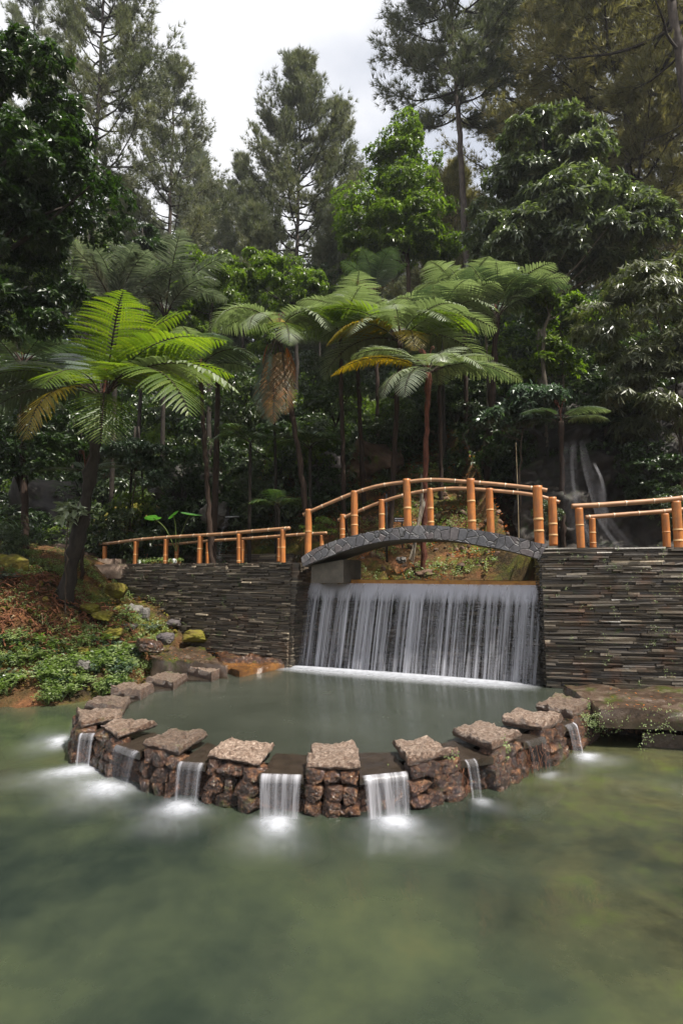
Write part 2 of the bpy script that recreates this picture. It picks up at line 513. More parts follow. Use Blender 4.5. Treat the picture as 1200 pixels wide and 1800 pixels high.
def concrete():
    t = NT('stained_concrete')
    v = t.coords()
    n = t.noise(v, 2.5, 8, .7)
    c = t.ramp(n, [(.3, (.07, .062, .050)), (.5, (.11, .098, .080)), (.7, (.17, .145, .115))])
    return t.done(t.bsdf(c, .85, .3, t.bump(t.noise(v, 30, 4), .3, .01)))
MAT['concrete'] = concrete()

def flag():
    t = NT('crazy_paved_slate')
    v = t.coords((1, 1, 1))
    vo = t.node('ShaderNodeTexVoronoi', feature='DISTANCE_TO_EDGE'); vo.inputs['Scale'].default_value = 6.5
    nd = t.noise(v, 6, 3)
    vv = t.node('ShaderNodeVectorMath', operation='ADD')
    t.link(v, vv.inputs[0]); sc = t.node('ShaderNodeVectorMath', operation='SCALE'); t.link(nd, sc.inputs[0]); sc.inputs['Scale'].default_value = .08
    t.link(sc.outputs[0], vv.inputs[1]); t.link(vv.outputs[0], vo.inputs['Vector'])
    vc = t.node('ShaderNodeTexVoronoi', feature='F1'); vc.inputs['Scale'].default_value = 6.5; t.link(vv.outputs[0], vc.inputs['Vector'])
    sep = t.node('ShaderNodeSeparateColor'); t.link(vc.outputs['Color'], sep.inputs[0])
    stone = t.ramp(sep.outputs[0], [(.1, (.085, .080, .088)), (.5, (.115, .115, .125)), (.75, (.13, .108, .108)), (.95, (.17, .165, .17))])
    n = t.noise(v, 14, 6, .7)
    stone = t.mix(.8, stone, t.ramp(n, [(.3, .45), (.7, 1.5)]), 'MULTIPLY')
    edge = t.ramp(vo.outputs['Distance'], [(.015, 1.0), (.045, 0.0)])
    pat = t.ramp(t.noise(v, 3, 4), [(.45, (.03, .028, .027)), (.78, (.22, .21, .21))])
    c = t.mix(edge, stone, pat)
    h = t.math('ADD', t.ramp(vo.outputs['Distance'], [(0, 0.0), (.06, 1.0)]), t.math('MULTIPLY', n, .4))
    return t.done(t.bsdf(c, .6, .5, t.bump(h, .7, .02)))
MAT['flag'] = flag()

def soil(name, wetdark=1.0):
    t = NT(name)
    v = t.coords()
    n = t.noise(v, 1.1, 8, .7)
    c = t.ramp(n, [(.32, (.018, .013, .008)), (.44, (.055, .036, .013)), (.54, (.10, .048, .020)), (.64, (.19, .080, .036)), (.74, (.09, .070, .014))])
    n3 = t.noise(v, 9, 6, .7)
    c = t.mix(.75, c, t.ramp(n3, [(.3, .3), (.7, 1.7)]), 'MULTIPLY')
    moss = t.ramp(t.noise(v, .8, 6, .72), [(.50, 0.0), (.62, .85)])
    c = t.mix(moss, c, t.ramp(n3, [(.35, (.030, .045, .008)), (.65, (.13, .135, .016))]))
    return t.done(t.bsdf(c, .9, .2, t.bump(t.math('ADD', n3, t.noise(v, 32, 4)), .9, .06)))
MAT['soil'] = soil('mossy_leaf_littered_soil')

def water(name, stops, scale, rough, bumpst, vscale=(1, 1, 1), shallow=False):
    t = NT(name)
    v = t.coords(vscale)
    n = t.noise(v, scale, 6, .62, .15)
    c = t.ramp(n, stops)
    if shallow:      # the bed shows through near the right bank
        sp = t.node('ShaderNodeSeparateXYZ'); t.link(v, sp.inputs[0])
        nb = t.noise(v, .9, 6, .65, .3)
        g = t.math('MULTIPLY', t.ramp(t.math('MULTIPLY', sp.outputs[0], .2), [(.10, 0.0), (.65, 1.0)]), t.ramp(nb, [(.38, 0.0), (.62, 1.0)]))
        c = t.mix(g, c, t.ramp(t.noise(v, 2.6, 6, .7), [(.35, (.035, .034, .016)), (.52, (.070, .068, .030)), (.68, (.080, .098, .022))]))
    h = t.noise(t.coords((1.0, .6, 1)), 2.2, 5, .6, .3)
    hb = t.noise(t.coords((1.0, .5, 1)), 22, 2, .5)
    r = t.ramp(t.noise(v, 2.2, 4, .6), [(.35, rough * .7), (.7, rough * 1.4)])
    return t.done(t.bsdf(c, r, .5, t.bump(h, bumpst, .05), **{'IOR': 1.58}))
MAT['pool'] = water('murky_green_water', [(.36, (.007, .012, .011)), (.44, (.018, .025, .019)), (.52, (.032, .041, .026)), (.60, (.047, .058, .031)), (.70, (.072, .074, .034))], .38, .16, .14, shallow=True)
MAT['pool_up'] = water('grey_green_water', [(.3, (.026, .031, .023)), (.7, (.046, .052, .040))], .7, .20, .08)

def fall_mat(name, sx, sy, lo, hi, amax=.9, toplift=0.25, sheer=0.0):
    """silky falling water: streaky sheet, part scattering part clear"""
    t = NT(name)
    uv = t.node('ShaderNodeUVMap'); uv.uv_map = 'UVMap'
    mp = t.node('ShaderNodeMapping'); mp.inputs['Scale'].default_value = (sx, sy, 1)
    t.link(uv.outputs[0], mp.inputs['Vector'])
    n1 = t.noise(mp.outputs[0], 1.0, 4, .62)
    mp2 = t.node('ShaderNodeMapping'); mp2.inputs['Scale'].default_value = (sx * .22, sy * .6, 1); mp2.inputs['Location'].default_value = (3.1, 0, 0)
    t.link(uv.outputs[0], mp2.inputs['Vector'])
    n2 = t.noise(mp2.outputs[0], 1.0, 3, .6)
    f = t.math('ADD', t.math('MULTIPLY', n1, .62), t.math('MULTIPLY', n2, .38))
    sep = t.node('ShaderNodeSeparateXYZ'); t.link(uv.outputs[0], sep.inputs[0])
    top = t.ramp(sep.outputs[1], [(0.0, .0), (.78, 0.0), (.97, toplift), (1.0, toplift * .4)])
    f = t.math('ADD', f, top)
    al = t.ramp(f, [(lo, sheer), (hi, amax)])
    side = t.attr('rnd')
    al = t.math('MULTIPLY', al, side)
    d = t.bsdf((.80, .80, .87), .35, .5)
    tr = t.node('ShaderNodeBsdfTranslucent'); tr.inputs['Color'].default_value = (.80, .80, .86, 1)
    m1 = t.node('ShaderNodeMixShader'); m1.inputs[0].default_value = .45
    t.link(d, m1.inputs[1]); t.link(tr.outputs[0], m1.inputs[2])
    tp = t.node('ShaderNodeBsdfTransparent')
    m2 = t.node('ShaderNodeMixShader')
    t.link(al, m2.inputs[0]); t.link(tp.outputs[0], m2.inputs[1]); t.link(m1.outputs[0], m2.inputs[2])
    return t.done(m2.outputs[0])
MAT['curtain'] = fall_mat('silky_water_curtain', 70, .35, .468, .605, .95, .17)
MAT['spout'] = fall_mat('silky_spill_sheet', 11, .4, .38, .64, .85, .10, .10)
MAT['thin_fall'] = fall_mat('thin_rock_fall', 6, .6, .40, .76, .46, .0)

def foam_mat():
    """froth that thins out from the middle of the splash: density from the mesh attribute, broken by noise"""
    t = NT('white_froth')
    a = t.attr()
    n = t.noise(t.coords(), 9, 4, .6)
    al = t.math('MULTIPLY', a, t.ramp(n, [(.28, .60), (.62, 1.0)]))
    d = t.bsdf((.60, .62, .68), .8, .2)
    tr = t.node('ShaderNodeBsdfTranslucent'); tr.inputs['Color'].default_value = (.72, .73, .78, 1)
    m1 = t.node('ShaderNodeMixShader'); m1.inputs[0].default_value = .3
    t.link(d, m1.inputs[1]); t.link(tr.outputs[0], m1.inputs[2])
    tp = t.node('ShaderNodeBsdfTransparent'); m2 = t.node('ShaderNodeMixShader')
    t.link(al, m2.inputs[0]); t.link(tp.outputs[0], m2.inputs[1]); t.link(m1.outputs[0], m2.inputs[2])
    return t.done(m2.outputs[0])
MAT['foam'] = foam_mat()

def plain(name, col, rough=.6, spec=.4):
    t = NT(name)
    c = t.mix(t.ramp(t.noise(t.coords(), 20, 4), [(.3, 0.0), (.7, .5)]), col, tuple(x * .6 for x in col))
    return t.done(t.bsdf(c, rough, spec))
MAT['sign'] = plain('dark_painted_board', (.045, .028, .035))
MAT['letter'] = plain('white_lettering', (.75, .73, .74))
MAT['post_dark'] = plain('dark_metal_post', (.02, .02, .022))
MAT['pipe'] = plain('grey_plastic_pipe', (.30, .31, .32))
MAT['teal'] = plain('teal_cloth', (.08, .32, .36))

# ------------------------------------------------------------------ the setting: ground, pools, banks
ZL = 0.20      # lower pool level
ZU = 0.50      # upper pool level
LW_A, LW_B = np.array([-6.0, 14.1]), np.array([-.93, 11.0])     # left slate wall
RW_A, RW_B = np.array([3.24, 9.30]), np.array([7.4, 8.55])        # right slate wall
FA, FB = np.array([-.92, 11.55]), np.array([3.34, 9.66])          # waterfall crest line
ZLW, ZRW, ZC = 2.47, 2.70, 2.06

def ground_z(x, y):
    x = np.asarray(x, float); y = np.asarray(y, float)
    ys = np.interp(x, [-60, -12, -7, -5.4, -4.4, -3.7, -3.2, -2.6, -.9, -.7], [2, 5.5, 8.2, 9.0, 9.35, 10.1, 10.9, 11.5, 11.8, 99])
    d = (y - ys) * .85
    s = np.interp(x, [-5.8, -5.1, -4.4, -3.2, -1], [1.0, .76, .66, .50, .4])
    up = np.minimum(d, 1.9) * s + np.clip(d - 1.9, 0, 6) * np.interp(x, [-6.2, -5.2], [.22, .05]) + np.clip(d - 7.9, 0, 30) * .5
    front = np.where(d > 0, ZL + up, ZL + np.maximum(d * .7, -.55))
    # far right bank and the land behind the camera
    rr = np.clip(x - 7.0, 0, 8) * .8 + np.clip(-y - 6, 0, 4) * .5
    front = np.maximum(front, -.35 + rr)
    front = np.where((x > 6.2) & (y > 6), np.maximum(front, np.clip((x - 6.2) * 2, -.3, 2.6)), front)
    yw = np.interp(x, [-40, -6.0, -.92, -.90, 3.34, 3.36, 7.4, 40], [20, 14.3, 11.2, 11.68, 9.80, 9.50, 8.75, 5])
    e = y - yw
    base = np.interp(x, [-60, -6.0, -.90, -.75, 3.30, 3.40, 60], [2.45, 2.42, 2.42, 1.90, 1.90, 2.64, 2.64])
    fw = np.interp(x, [-6, -1, -.7, 3.3, 4.2], [2.6, 2.4, .95, .95, 5.2])
    sl = np.interp(x, [-7, -2, 0, 3.2, 5], [.85, .75, .58, .60, 1.15])
    q = np.maximum(e - fw, 0)
    back = base + np.minimum(q, 5) * sl + np.clip(q - 5, 0, 40) * .44 + np.clip(q - 45, 0, 60) * .12
    return np.where(e > 0, back, front)

def ground_bumps(P):
    n1 = nz(P, .55, 3.0, 4); n2 = nz(P, 2.6, 9.0, 3)
    amp = np.interp(np.hypot(P[:, 0], P[:, 1] - 12), [0, 12, 60], [1, 1.6, 6])
    path = (np.abs(P[:, 2] - 2.42) < .03) | (np.abs(P[:, 2] - 2.64) < .03)
    k = np.where(path, .12, 1.0) * np.where(P[:, 2] < 0, .4, 1)
    return k * (n1 * .16 * amp + n2 * .09)

def gzs(x, y):
    z = float(ground_z(x, y))
    return z + float(ground_bumps(np.array([[x, y, z]]))[0])

def build_ground():
    def warp(n, lim, c, near):
        t = np.linspace(-1, 1, n)
        return c + np.sign(t) * (near * np.abs(t) + (lim - near) * np.abs(t) ** 3)
    xs = warp(250, 130, -.5, 16)
    ys = warp(270, 130, 12, 14)
    X, Y = np.meshgrid(xs, ys)
    Z = ground_z(X, Y)
    P = np.stack([X, Y, Z], -1).reshape(-1, 3)
    P[:, 2] += ground_bumps(P)
    m = MB()
    ny, nx = X.shape
    i = np.arange(ny - 1)[:, None] * nx; j = np.arange(nx - 1)[None]
    m.add(P, np.stack([i + j, i + j + 1, i + nx + j + 1, i + nx + j], -1).reshape(-1, 4))
    tag(m.build('ground', MAT['soil'], smooth=True), 'mossy reddish earth slope and banks round the pools', None, None, 'structure')
build_ground()

def grid_obj(name, G, mat, parent=None, att=None, smooth=True, uv=None):
    r, c = G.shape[:2]
    m = MB()
    i = np.arange(r - 1)[:, None] * c; j = np.arange(c - 1)[None]
    m.add(G.reshape(-1, 3), np.stack([i + j, i + j + 1, i + c + j + 1, i + c + j], -1).reshape(-1, 4))
    o = m.build(name, mat, parent, smooth, uv=None if uv is None else uv.reshape(-1, 2))
    me = o.data
    if att is not None:
        me.attributes.remove(me.attributes['rnd'])
        a = me.attributes.new('rnd', 'FLOAT', 'POINT')
        a.data.foreach_set('value', att.astype(np.float32).ravel())
    return o

xs = np.linspace(-40, 12, 60); ys = np.linspace(-12, 13.2, 40)
X, Y = np.meshgrid(xs, ys)
tag(grid_obj('lower_pool_water', np.stack([X, Y, X * 0 + ZL], -1), MAT['pool']), 'murky green water of the lower pool', None, None, 'structure')

CAPS = [  # ring of capping stones, outer_a, outer_b, inner_b, inner_a in photo pixels, from the back left round to the right
    [(362, 1168), (332, 1174), (372, 1184), (402, 1172)],
    [(289, 1179), (258, 1189), (305, 1198), (329, 1183)],
    [(222, 1199), (195, 1208), (248, 1214), (273, 1200)],
    [(171, 1218), (148, 1231), (217, 1240), (230, 1221)],
    [(137, 1246), (142, 1270), (215, 1256), (218, 1243)],
    [(172, 1270), (207, 1288), (274, 1268), (212, 1261)],
    [(252, 1301), (315, 1316), (368, 1283), (300, 1278)],
    [(364, 1319), (457, 1336), (487, 1300), (408, 1297)],
    [(535, 1338), (632, 1340), (622, 1300), (550, 1303)],
    [(716, 1332), (806, 1315), (750, 1291), (687, 1299)],
    [(863, 1307), (915, 1284), (843, 1268), (794, 1280)],
    [(953, 1275), (986, 1258), (911, 1248), (880, 1264)],
    [(1006, 1252), (1041, 1231), (978, 1221), (940, 1238)]]
ZT = .64
CW = [[gz(x, y, ZT) for x, y in q] for q in CAPS]

inner = []
for q in CW:
    inner += [(.55 * q[3] + .45 * q[0])[:2], (.55 * q[2] + .45 * q[1])[:2]]
poly = [np.array([-2.6, 11.9])] + inner + [np.array([3.5, 8.3]), np.array([3.5, 9.9]), np.array([-.9, 12.0])]
m = MB()
poly = np.array(poly); cen = np.array([.3, 8.4])
V = np.vstack([cen, poly]); V = np.c_[V, np.full(len(V), ZU)]
k = len(poly)
m.add(V, None, [(0, 1 + (i + 1) % k, 1 + i) for i in range(k)])
o = tag(m.build('upper_pool_water', MAT['pool_up']), 'still grey green water of the round upper pool', None, None, 'structure')
me = o.data
if me.polygons[0].normal.z < 0: me.flip_normals()

# ------------------------------------------------------------------ curved weir: rubble wall, spill slabs, capping stones
outer = []
for q in CW:
    outer += [q[0], q[1]]
outer = [np.array([-1.9, 11.0, ZT])] + outer + [np.array([3.75, 8.1, ZT])]
outer = np.array(outer)

def slab_mesh(m, q, z0, z1, seed, amp=.02, n=16, nzl=4, freq=7, a=.5, bulge=.0):
    """rough slab from a quad of plan points between z0 and z1, surface broken by noise"""
    q = [np.asarray(p)[:2] for p in q]
    def pt(u, v):
        return (q[0] * (1 - u)[:, None] + q[1] * u[:, None]) * (1 - v)[:, None] + (q[3] * (1 - u)[:, None] + q[2] * u[:, None]) * v[:, None]
    def face(u, v, w, r, c, flip):
        xy = pt(u, v); z = z0 + (z1 - z0) * w
        P = np.c_[xy, z]
        return P, r, c, flip
    U, Vv = [g.ravel() for g in np.meshgrid(np.linspace(0, 1, n), np.linspace(0, 1, n))]
    U2, W2 = [g.ravel() for g in np.meshgrid(np.linspace(0, 1, n), np.linspace(0, 1, nzl))]
    one = np.ones
    fs = [face(U, Vv, one(n * n), n, n, 0), face(U, Vv, 0 * one(n * n), n, n, 1), face(U2, 0 * U2, W2, nzl, n, 0), face(U2, 0 * U2 + 1, W2, nzl, n, 1), face(0 * U2, U2, W2, nzl, n, 1), face(0 * U2 + 1, U2, W2, nzl, n, 0)]
    cen = np.mean([*q], axis=0)
    for P, r, c, fl in fs:
        e = nz(P, freq, seed, 4); e2 = nz(P, 1.7, seed + 5, 2); e3 = nz(P, freq * 2.2, seed + 11, 2)
        out = nrm(np.c_[P[:, :2] - cen, np.zeros(len(P))])
        zt = (P[:, 2] - z0) / (z1 - z0)
        P = P + out * (amp * (e * 1.0 + e2 * 1.3) * 1.0 - amp * .9 * np.abs(zt - .5)[..., None].ravel() * 2 * 1.0)[:, None]
        P[:, 2] += amp * (e * .8 + e3 * .9 + e2 * .9) * (zt > .5)
        i = np.arange(r - 1)[:, None] * c; j = np.arange(c - 1)[None]
        Q = np.stack([i + j, i + j + 1, i + c + j + 1, i + c + j], -1).reshape(-1, 4)
        if fl: Q = Q[:, ::-1]
        m.add(P, Q, None, a)

weir = thing('curved_weir', 'curved weir of wet reddish rubble masonry holding back the round upper pool', 'weir', (0, 5.4, ZL - .3))
rng = np.random.default_rng(5)
m = MB(); core = MB()
seg = np.linalg.norm(np.diff(outer, axis=0), axis=1); S = np.r_[0, np.cumsum(seg)]
def out_pt(s):
    p = np.array([np.interp(s, S, outer[:, 0]), np.interp(s, S, outer[:, 1])])
    p2 = np.array([np.interp(min(s + .06, S[-1]), S, outer[:, 0]), np.interp(min(s + .06, S[-1]), S, outer[:, 1])])
    p1 = np.array([np.interp(max(s - .06, 0), S, outer[:, 0]), np.interp(max(s - .06, 0), S, outer[:, 1])])
    t = nrm(p2 - p1); n = np.array([t[1], -t[0]])
    if np.dot(n, p - np.array([.2, 9])) < 0: n = -n
    return p, t, n
z = -.04
row = 0
pier = [(S[1 + 2 * i], S[2 + 2 * i]) for i in range(len(CW))]
while z < .53:
    h = [.17, .15, .14, .085][min(row, 3)]
    if row > 3: break
    s = rng.uniform(0, .1)
    while s < S[-1]:
        w = rng.uniform(.13, .30)
        p, t, n = out_pt(min(s + w / 2, S[-1]))
        onp = any(a_ - .02 < s + w / 2 < b_ + .02 for a_, b_ in pier)
        if onp:
            s += .05; continue
        if row == 3:
            inn = any(a_ + .02 < s and s + w < b_ - .0 for a_, b_ in pier)
            if not inn:
                s += .03; continue
        c = np.array([*(p - n * ((-.01 if onp else .13) + .03 * rng.random() + .08 * (z - .1))), z + h / 2 + rng.normal() * .012])
        a = rng.normal() * .3
        ax = np.array([[t[0] * math.cos(a), t[1] * math.cos(a), math.sin(a)], [n[0], n[1], 0], [-t[0] * math.sin(a), -t[1] * math.sin(a), math.cos(a)]])
        put_rock(m, ROCKS[rng.integers(10)], c, ax, (w * .66, .14, h * .70), rng.uniform(.1, 1))
        s += w
    z += h * .92; row += 1
for i_, (a_, b_) in enumerate(pier):
    k_ = 3 if b_ - a_ > .42 else 2
    for rz, (zc, hh_, of_) in enumerate([(.497, .082, .055), (.375, .088, .035), (.245, .092, .015), (.13, .07, .0)]):
        k2 = k_ + (rz % 2) * (1 if rng.random() < .6 else 0)
        e_ = np.linspace(a_ + .01, b_ - .01, k2 + 1); e_[1:-1] += rng.normal(size=k2 - 1) * .035
        for g_ in range(k2):
            w = e_[g_ + 1] - e_[g_]; p, t, n = out_pt((e_[g_] + e_[g_ + 1]) / 2)
            a2 = rng.normal() * .10
            ax = np.array([[t[0] * math.cos(a2), t[1] * math.cos(a2), math.sin(a2)], [n[0], n[1], 0], [-t[0] * math.sin(a2), -t[1] * math.sin(a2), math.cos(a2)]])
            put_rock(m, (BLOCKS if rng.random() < .6 else ROCKS)[rng.integers(8)], (*(p - n * (of_ + .02 * rng.random())), zc - (0 if i_ > 3 else .04) + rng.normal() * .008), ax, (w * .63, .14, hh_ * 1.05), rng.uniform(.2, 1))
m.build('rubble_masonry', MAT['rubble'], weir, smooth=False)
k = 60
ss = np.linspace(0, S[-1], k)
G = []
for sv in ss:
    p, t, n = out_pt(sv)
    a_, b_ = p - n * .085, p - n * .42
    G.append([(*a_, -.4), (*a_, .465), (*b_, .465), (*b_, -.4)])
grid_obj('mortar_core', np.array(G), MAT['rubble_dark'], weir, smooth=False)
for i in range(len(CW) - 1):
    qa, qb = CW[i], CW[i + 1]
    mm = MB()
    def nn(p):
        return p + np.array([*(.03 * nrm(p[:2] - np.array([.2, 8.8]))), 0])
    q = [nn(qa[1]), nn(qb[0]), qb[3] * .94 + qb[0] * .06, qa[2] * .94 + qa[1] * .06]
    slab_mesh(mm, q, .455, .522, 20 + i, .006, 12, 3, 6)
    mm.build('spill_slab', MAT['spill'], weir, smooth=True)

CAP_LAB = ['smallest flat capping stone at the back left end, beside the orange ledge',
    'thin flat capping stone, second from the back left end, by the leafy bank',
    'flat dark capping stone third from the back left end, beside the bank herbs',
    'flat capping stone fourth from the back left end of the weir ring',
    'low dark capping stone at the outermost left bend of the weir, above the double spill',
    'wedge shaped capping stone on the left bend, next in front of the outermost one',
    'broad capping stone on the left of the weir, between two thin glassy spills',
    'large capping stone left of the front centre, just left of the full white spill',
    'square capping stone at the very front centre, between the two full white spills',
    'large capping stone right of the front centre, moss on its pier below',
    'pale capping stone on the right curve above a bright moss patch and a thin trickle',
    'pale capping stone on the right curve, above red roots hanging on the rubble',
    'reddish wet capping stone at the right end of the weir, joined to the terrace']
for i, q in enumerate(CW):
    mm = MB()
    cen = np.mean(q, axis=0)
    qq = [cen + (p - cen) * (1.0 + .04 * rng.normal() * .5) for p in q]
    slab_mesh(mm, qq, (.562 if i > 3 else .50) + .008 * rng.normal(), ZT + .012 * rng.normal(), i * 3.1 + 2, .026 if i > 3 else .02, 20, 5, 7, rng.uniform(.3, .9))
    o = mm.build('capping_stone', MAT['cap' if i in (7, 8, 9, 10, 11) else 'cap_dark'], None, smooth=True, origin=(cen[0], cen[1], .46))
    tag(o, CAP_LAB[i], 'capping stone', 'capping stones along the curved weir')

# small moss tufts growing on the weir
def moss_patch(parent, centre_px, Y, n, r, seed, mat='herb', size=.024, name='moss_leaves'):
    rg = np.random.default_rng(seed)
    c = at(*centre_px, Y)
    P = c + rg.normal(size=(n, 3)) * np.array([r, r * .4, r])
    mm = MB()
    clusters(mm, P, np.tile([0, -1, .5], (n, 1)), rg, 5, size, size * .55, .4)
    return mm.build(name, MAT[mat], parent)
for (px, py, Y, n, r) in [(790, 1335, 5.62, 60, .035), (877, 1318, 5.95, 70, .05), (1030, 1262, 7.25, 22, .04), (1022, 1290, 7.22, 26, .05), (1032, 1240, 7.45, 10, .03), (700, 1375, 5.55, 20, .06), (590, 1400, 5.35, 14, .05)]:
    moss_patch(weir, (px, py), Y, n, r, px)
# red roots hanging over the rubble on the right
rg = np.random.default_rng(8)
for (px, py) in [(925, 1322), (935, 1318), (948, 1315), (960, 1300), (905, 1330), (812, 1345), (1010, 1275), (918, 1330), (970, 1300), (838, 1350)]:
    p = gz(px, py, .45)
    s = np.argmin(np.hypot(outer[:, 0] - p[0], outer[:, 1] - p[1]))
    mm = MB()
    for q in range(3):
        sv = S[s] + rg.normal() * .12
        pp, t, n = out_pt(np.clip(sv, 0, S[-1]))
        pts = [[*(pp + n * (.03 + .02 * rg.random())), .46 - k_ * .055] for k_ in range(6)]
        pts = np.array(pts) + rg.normal(size=(6, 3)) * .012
        tube(mm, pts, .004, 4, .5)
    mm.build('hanging_roots', MAT['twig_red'], weir)

# ------------------------------------------------------------------ slate walls
def slate_wall(name, label, A, B, zb, zt, mat, seed, ch=.05, batter=.14, thick=.45, core='rubble_dark', flip=False, zt2=None, moss=0, prot=.05, lw=(.18, .7), end=None):
    rg = np.random.default_rng(seed)
    L = float(np.linalg.norm(B - A)); t = (B - A) / L
    n = np.array([t[1], -t[0]])
    if n[1] > 0: n = -n
    mid = (A + B) / 2
    w = thing(name, label, 'slate wall', (mid[0], mid[1], zb))
    m = MB(); me_ = MB()
    z = zb
    while z < zt - .01:
        h = ch * rg.uniform(.65, 1.35)
        if z + h > zt: h = zt - z
        s = -rg.uniform(0, .3)
        while s < L:
            l = rg.uniform(*lw)
            s0, s1 = max(s, 0), min(s + l, L)
            if s1 - s0 > .03:
                fz = (zt - z) / (zt - zb)
                off = batter * fz + rg.uniform(0, prot) * (1.5 if rg.random() < .12 else 1)
                g = rg.uniform(.10, .28) * h
                j = rg.normal(size=4) * .006
                zj = rg.normal(size=2) * .003
                a_, b_ = A + t * s0, A + t * s1
                f0, f1 = a_ + n * (off + j[0]), b_ + n * (off + j[1])
                k0, k1 = a_ - n * .1, b_ - n * .1
                z0, z1 = z + g * .5, z + h - g * .5
                hexa(m, [(*f0, z0 + zj[0]), (*f1, z0 + zj[1]), (*k1, z0), (*k0, z0), (*(f0 + n * j[2]), z1 + zj[0]), (*(f1 + n * j[3]), z1 + zj[1]), (*k1, z1), (*k0, z1)], np.clip(rg.beta(2, 3.2), 0, 1))
            s += l + .006
        if end:
            E, dr = (B, t) if end[0] == 'B' else (A, -t)
            fz = (zt - z) / (zt - zb); q = -thick
            while q < batter * fz:
                l = rg.uniform(.1, .3); q1 = min(q + l, batter * fz + .02)
                o_ = rg.uniform(.01, .05) + (.13 * (1 - fz) if end[0] == 'B' else 0)
                a0, a1 = E + n * q, E + n * q1
                pts = [a0 - dr * .05, a1 - dr * .05, a1 + dr * o_, a0 + dr * o_]
                hexa(me_, [(*p, z + .1 * h) for p in pts] + [(*p, z + .85 * h) for p in pts], rg.beta(2, 3))
                q = q1 + .005
        z += h
    m.build('slate_courses', MAT[mat], w)
    if end: me_.build('end_courses', MAT[end[1]], w)
    c = MB()
    i0, i1 = A - n * thick, B - n * thick
    fb0, fb1 = A + n * (batter - .035), B + n * (batter - .035); ft0, ft1 = A - n * .035, B - n * .035
    hexa(c, [(*fb0, zb - .4), (*fb1, zb - .4), (*i1, zb - .4), (*i0, zb - .4), (*ft0, zt - .02), (*ft1, zt - .02), (*i1, zt - .02), (*i0, zt - .02)])
    c.build('wall_core', MAT[core], w)
    if moss:
        P = []
        for _ in range(moss):
            s = rg.uniform(0, L); fz = rg.random() ** .8
            P.append([*(A + t * s + n * (batter * (1 - fz) + prot * .9)), zb + fz * (zt - zb)])
        P = np.array(P); P = np.repeat(P, 3, 0) + rg.normal(size=(len(P) * 3, 3)) * .02
        mm = MB(); clusters(mm, P, np.tile([n[0], n[1], .4], (len(P), 1)), rg, 3, .020, .012, .3)
        mm.build('wall_weeds', MAT['herb'], w)
    return w, n

slate_wall('slate_wall', 'long stacked slate retaining wall under the bamboo rails left of the waterfall', LW_A, LW_B, .2, ZLW, 'slate', 1, .032, moss=60, prot=.075, lw=(.08, .55), end=('B', 'slate_right'))
slate_wall('slate_wall', 'stacked slate retaining wall with rusty and mossy courses right of the waterfall', RW_A, RW_B, .45, ZRW, 'slate_right', 2, .035, moss=110, prot=.08, lw=(.10, .8), end=('A', 'slate_wet'))
slate_wall('slate_wall', 'black wet stacked slate face behind the falling water curtain', FA, FB, .3, ZC - .05, 'slate_wet', 3, .05, batter=.06, prot=.035)
#slate_wall('slate_wall', 'short ochre stained return of stacked slate at the left edge of the waterfall', np.array([-.75, 10.99]), np.array([-.9, 11.5]), .3, 2.3, 'lip', 4, .05, batter=.0, thick=.2, prot=.05, lw=(.2, .5))
slate_wall('slate_wall', 'low dark slate kerb wall on the far side of the left path', np.array([-5.4, 16.1]), np.array([-1.2, 13.7]), 2.3, 2.72, 'slate', 6, .05, batter=.03, thick=.4)

# lip of the fall
t_ = nrm(FB - FA); n_ = np.array([t_[1], -t_[0]])
q = [np.array([*(FA + n_ * .10), 0]), np.array([*(FB + n_ * .10), 0]), np.array([*(FB - n_ * .25), 0]), np.array([*(FA - n_ * .25), 0])]
mm = MB(); slab_mesh(mm, q, ZC - .05, ZC + .085, 77, .008, 60, 3, 5)
tag(mm.build('weir_lip', MAT['lip'], None, True, origin=(*((FA + FB) / 2), ZC - .06)), 'ochre algae stained stone lip where the waterfall tips over', 'stone lip')
# dark beam behind the lip
mm = MB(); q = [np.array([*(FA - n_ * .95), 0]), np.array([*(FB - n_ * .8), 0]), np.array([*(FB - n_ * .95), 0]), np.array([*(FA - n_ * 1.1), 0])]
slab_mesh(mm, q, 1.85, ZC + .06, 78, .004, 40, 3, 4)
tag(mm.build('channel_kerb', MAT['post_dark'], None, True, origin=(*((FA + FB) / 2 - n_), 1.85)), 'thin dark kerb along the back of the channel above the waterfall', 'kerb')
X = np.array([[[*(FA - n_ * .2), ZC + .03], [*(FB - n_ * .2), ZC + .022]], [[*(FA - n_ * 1.0), ZC + .03], [*(FB - n_ * .85), ZC + .03]]])
tag(grid_obj('channel_water', X, MAT['pool_up']), 'shallow channel water feeding the waterfall', None, None, 'structure')

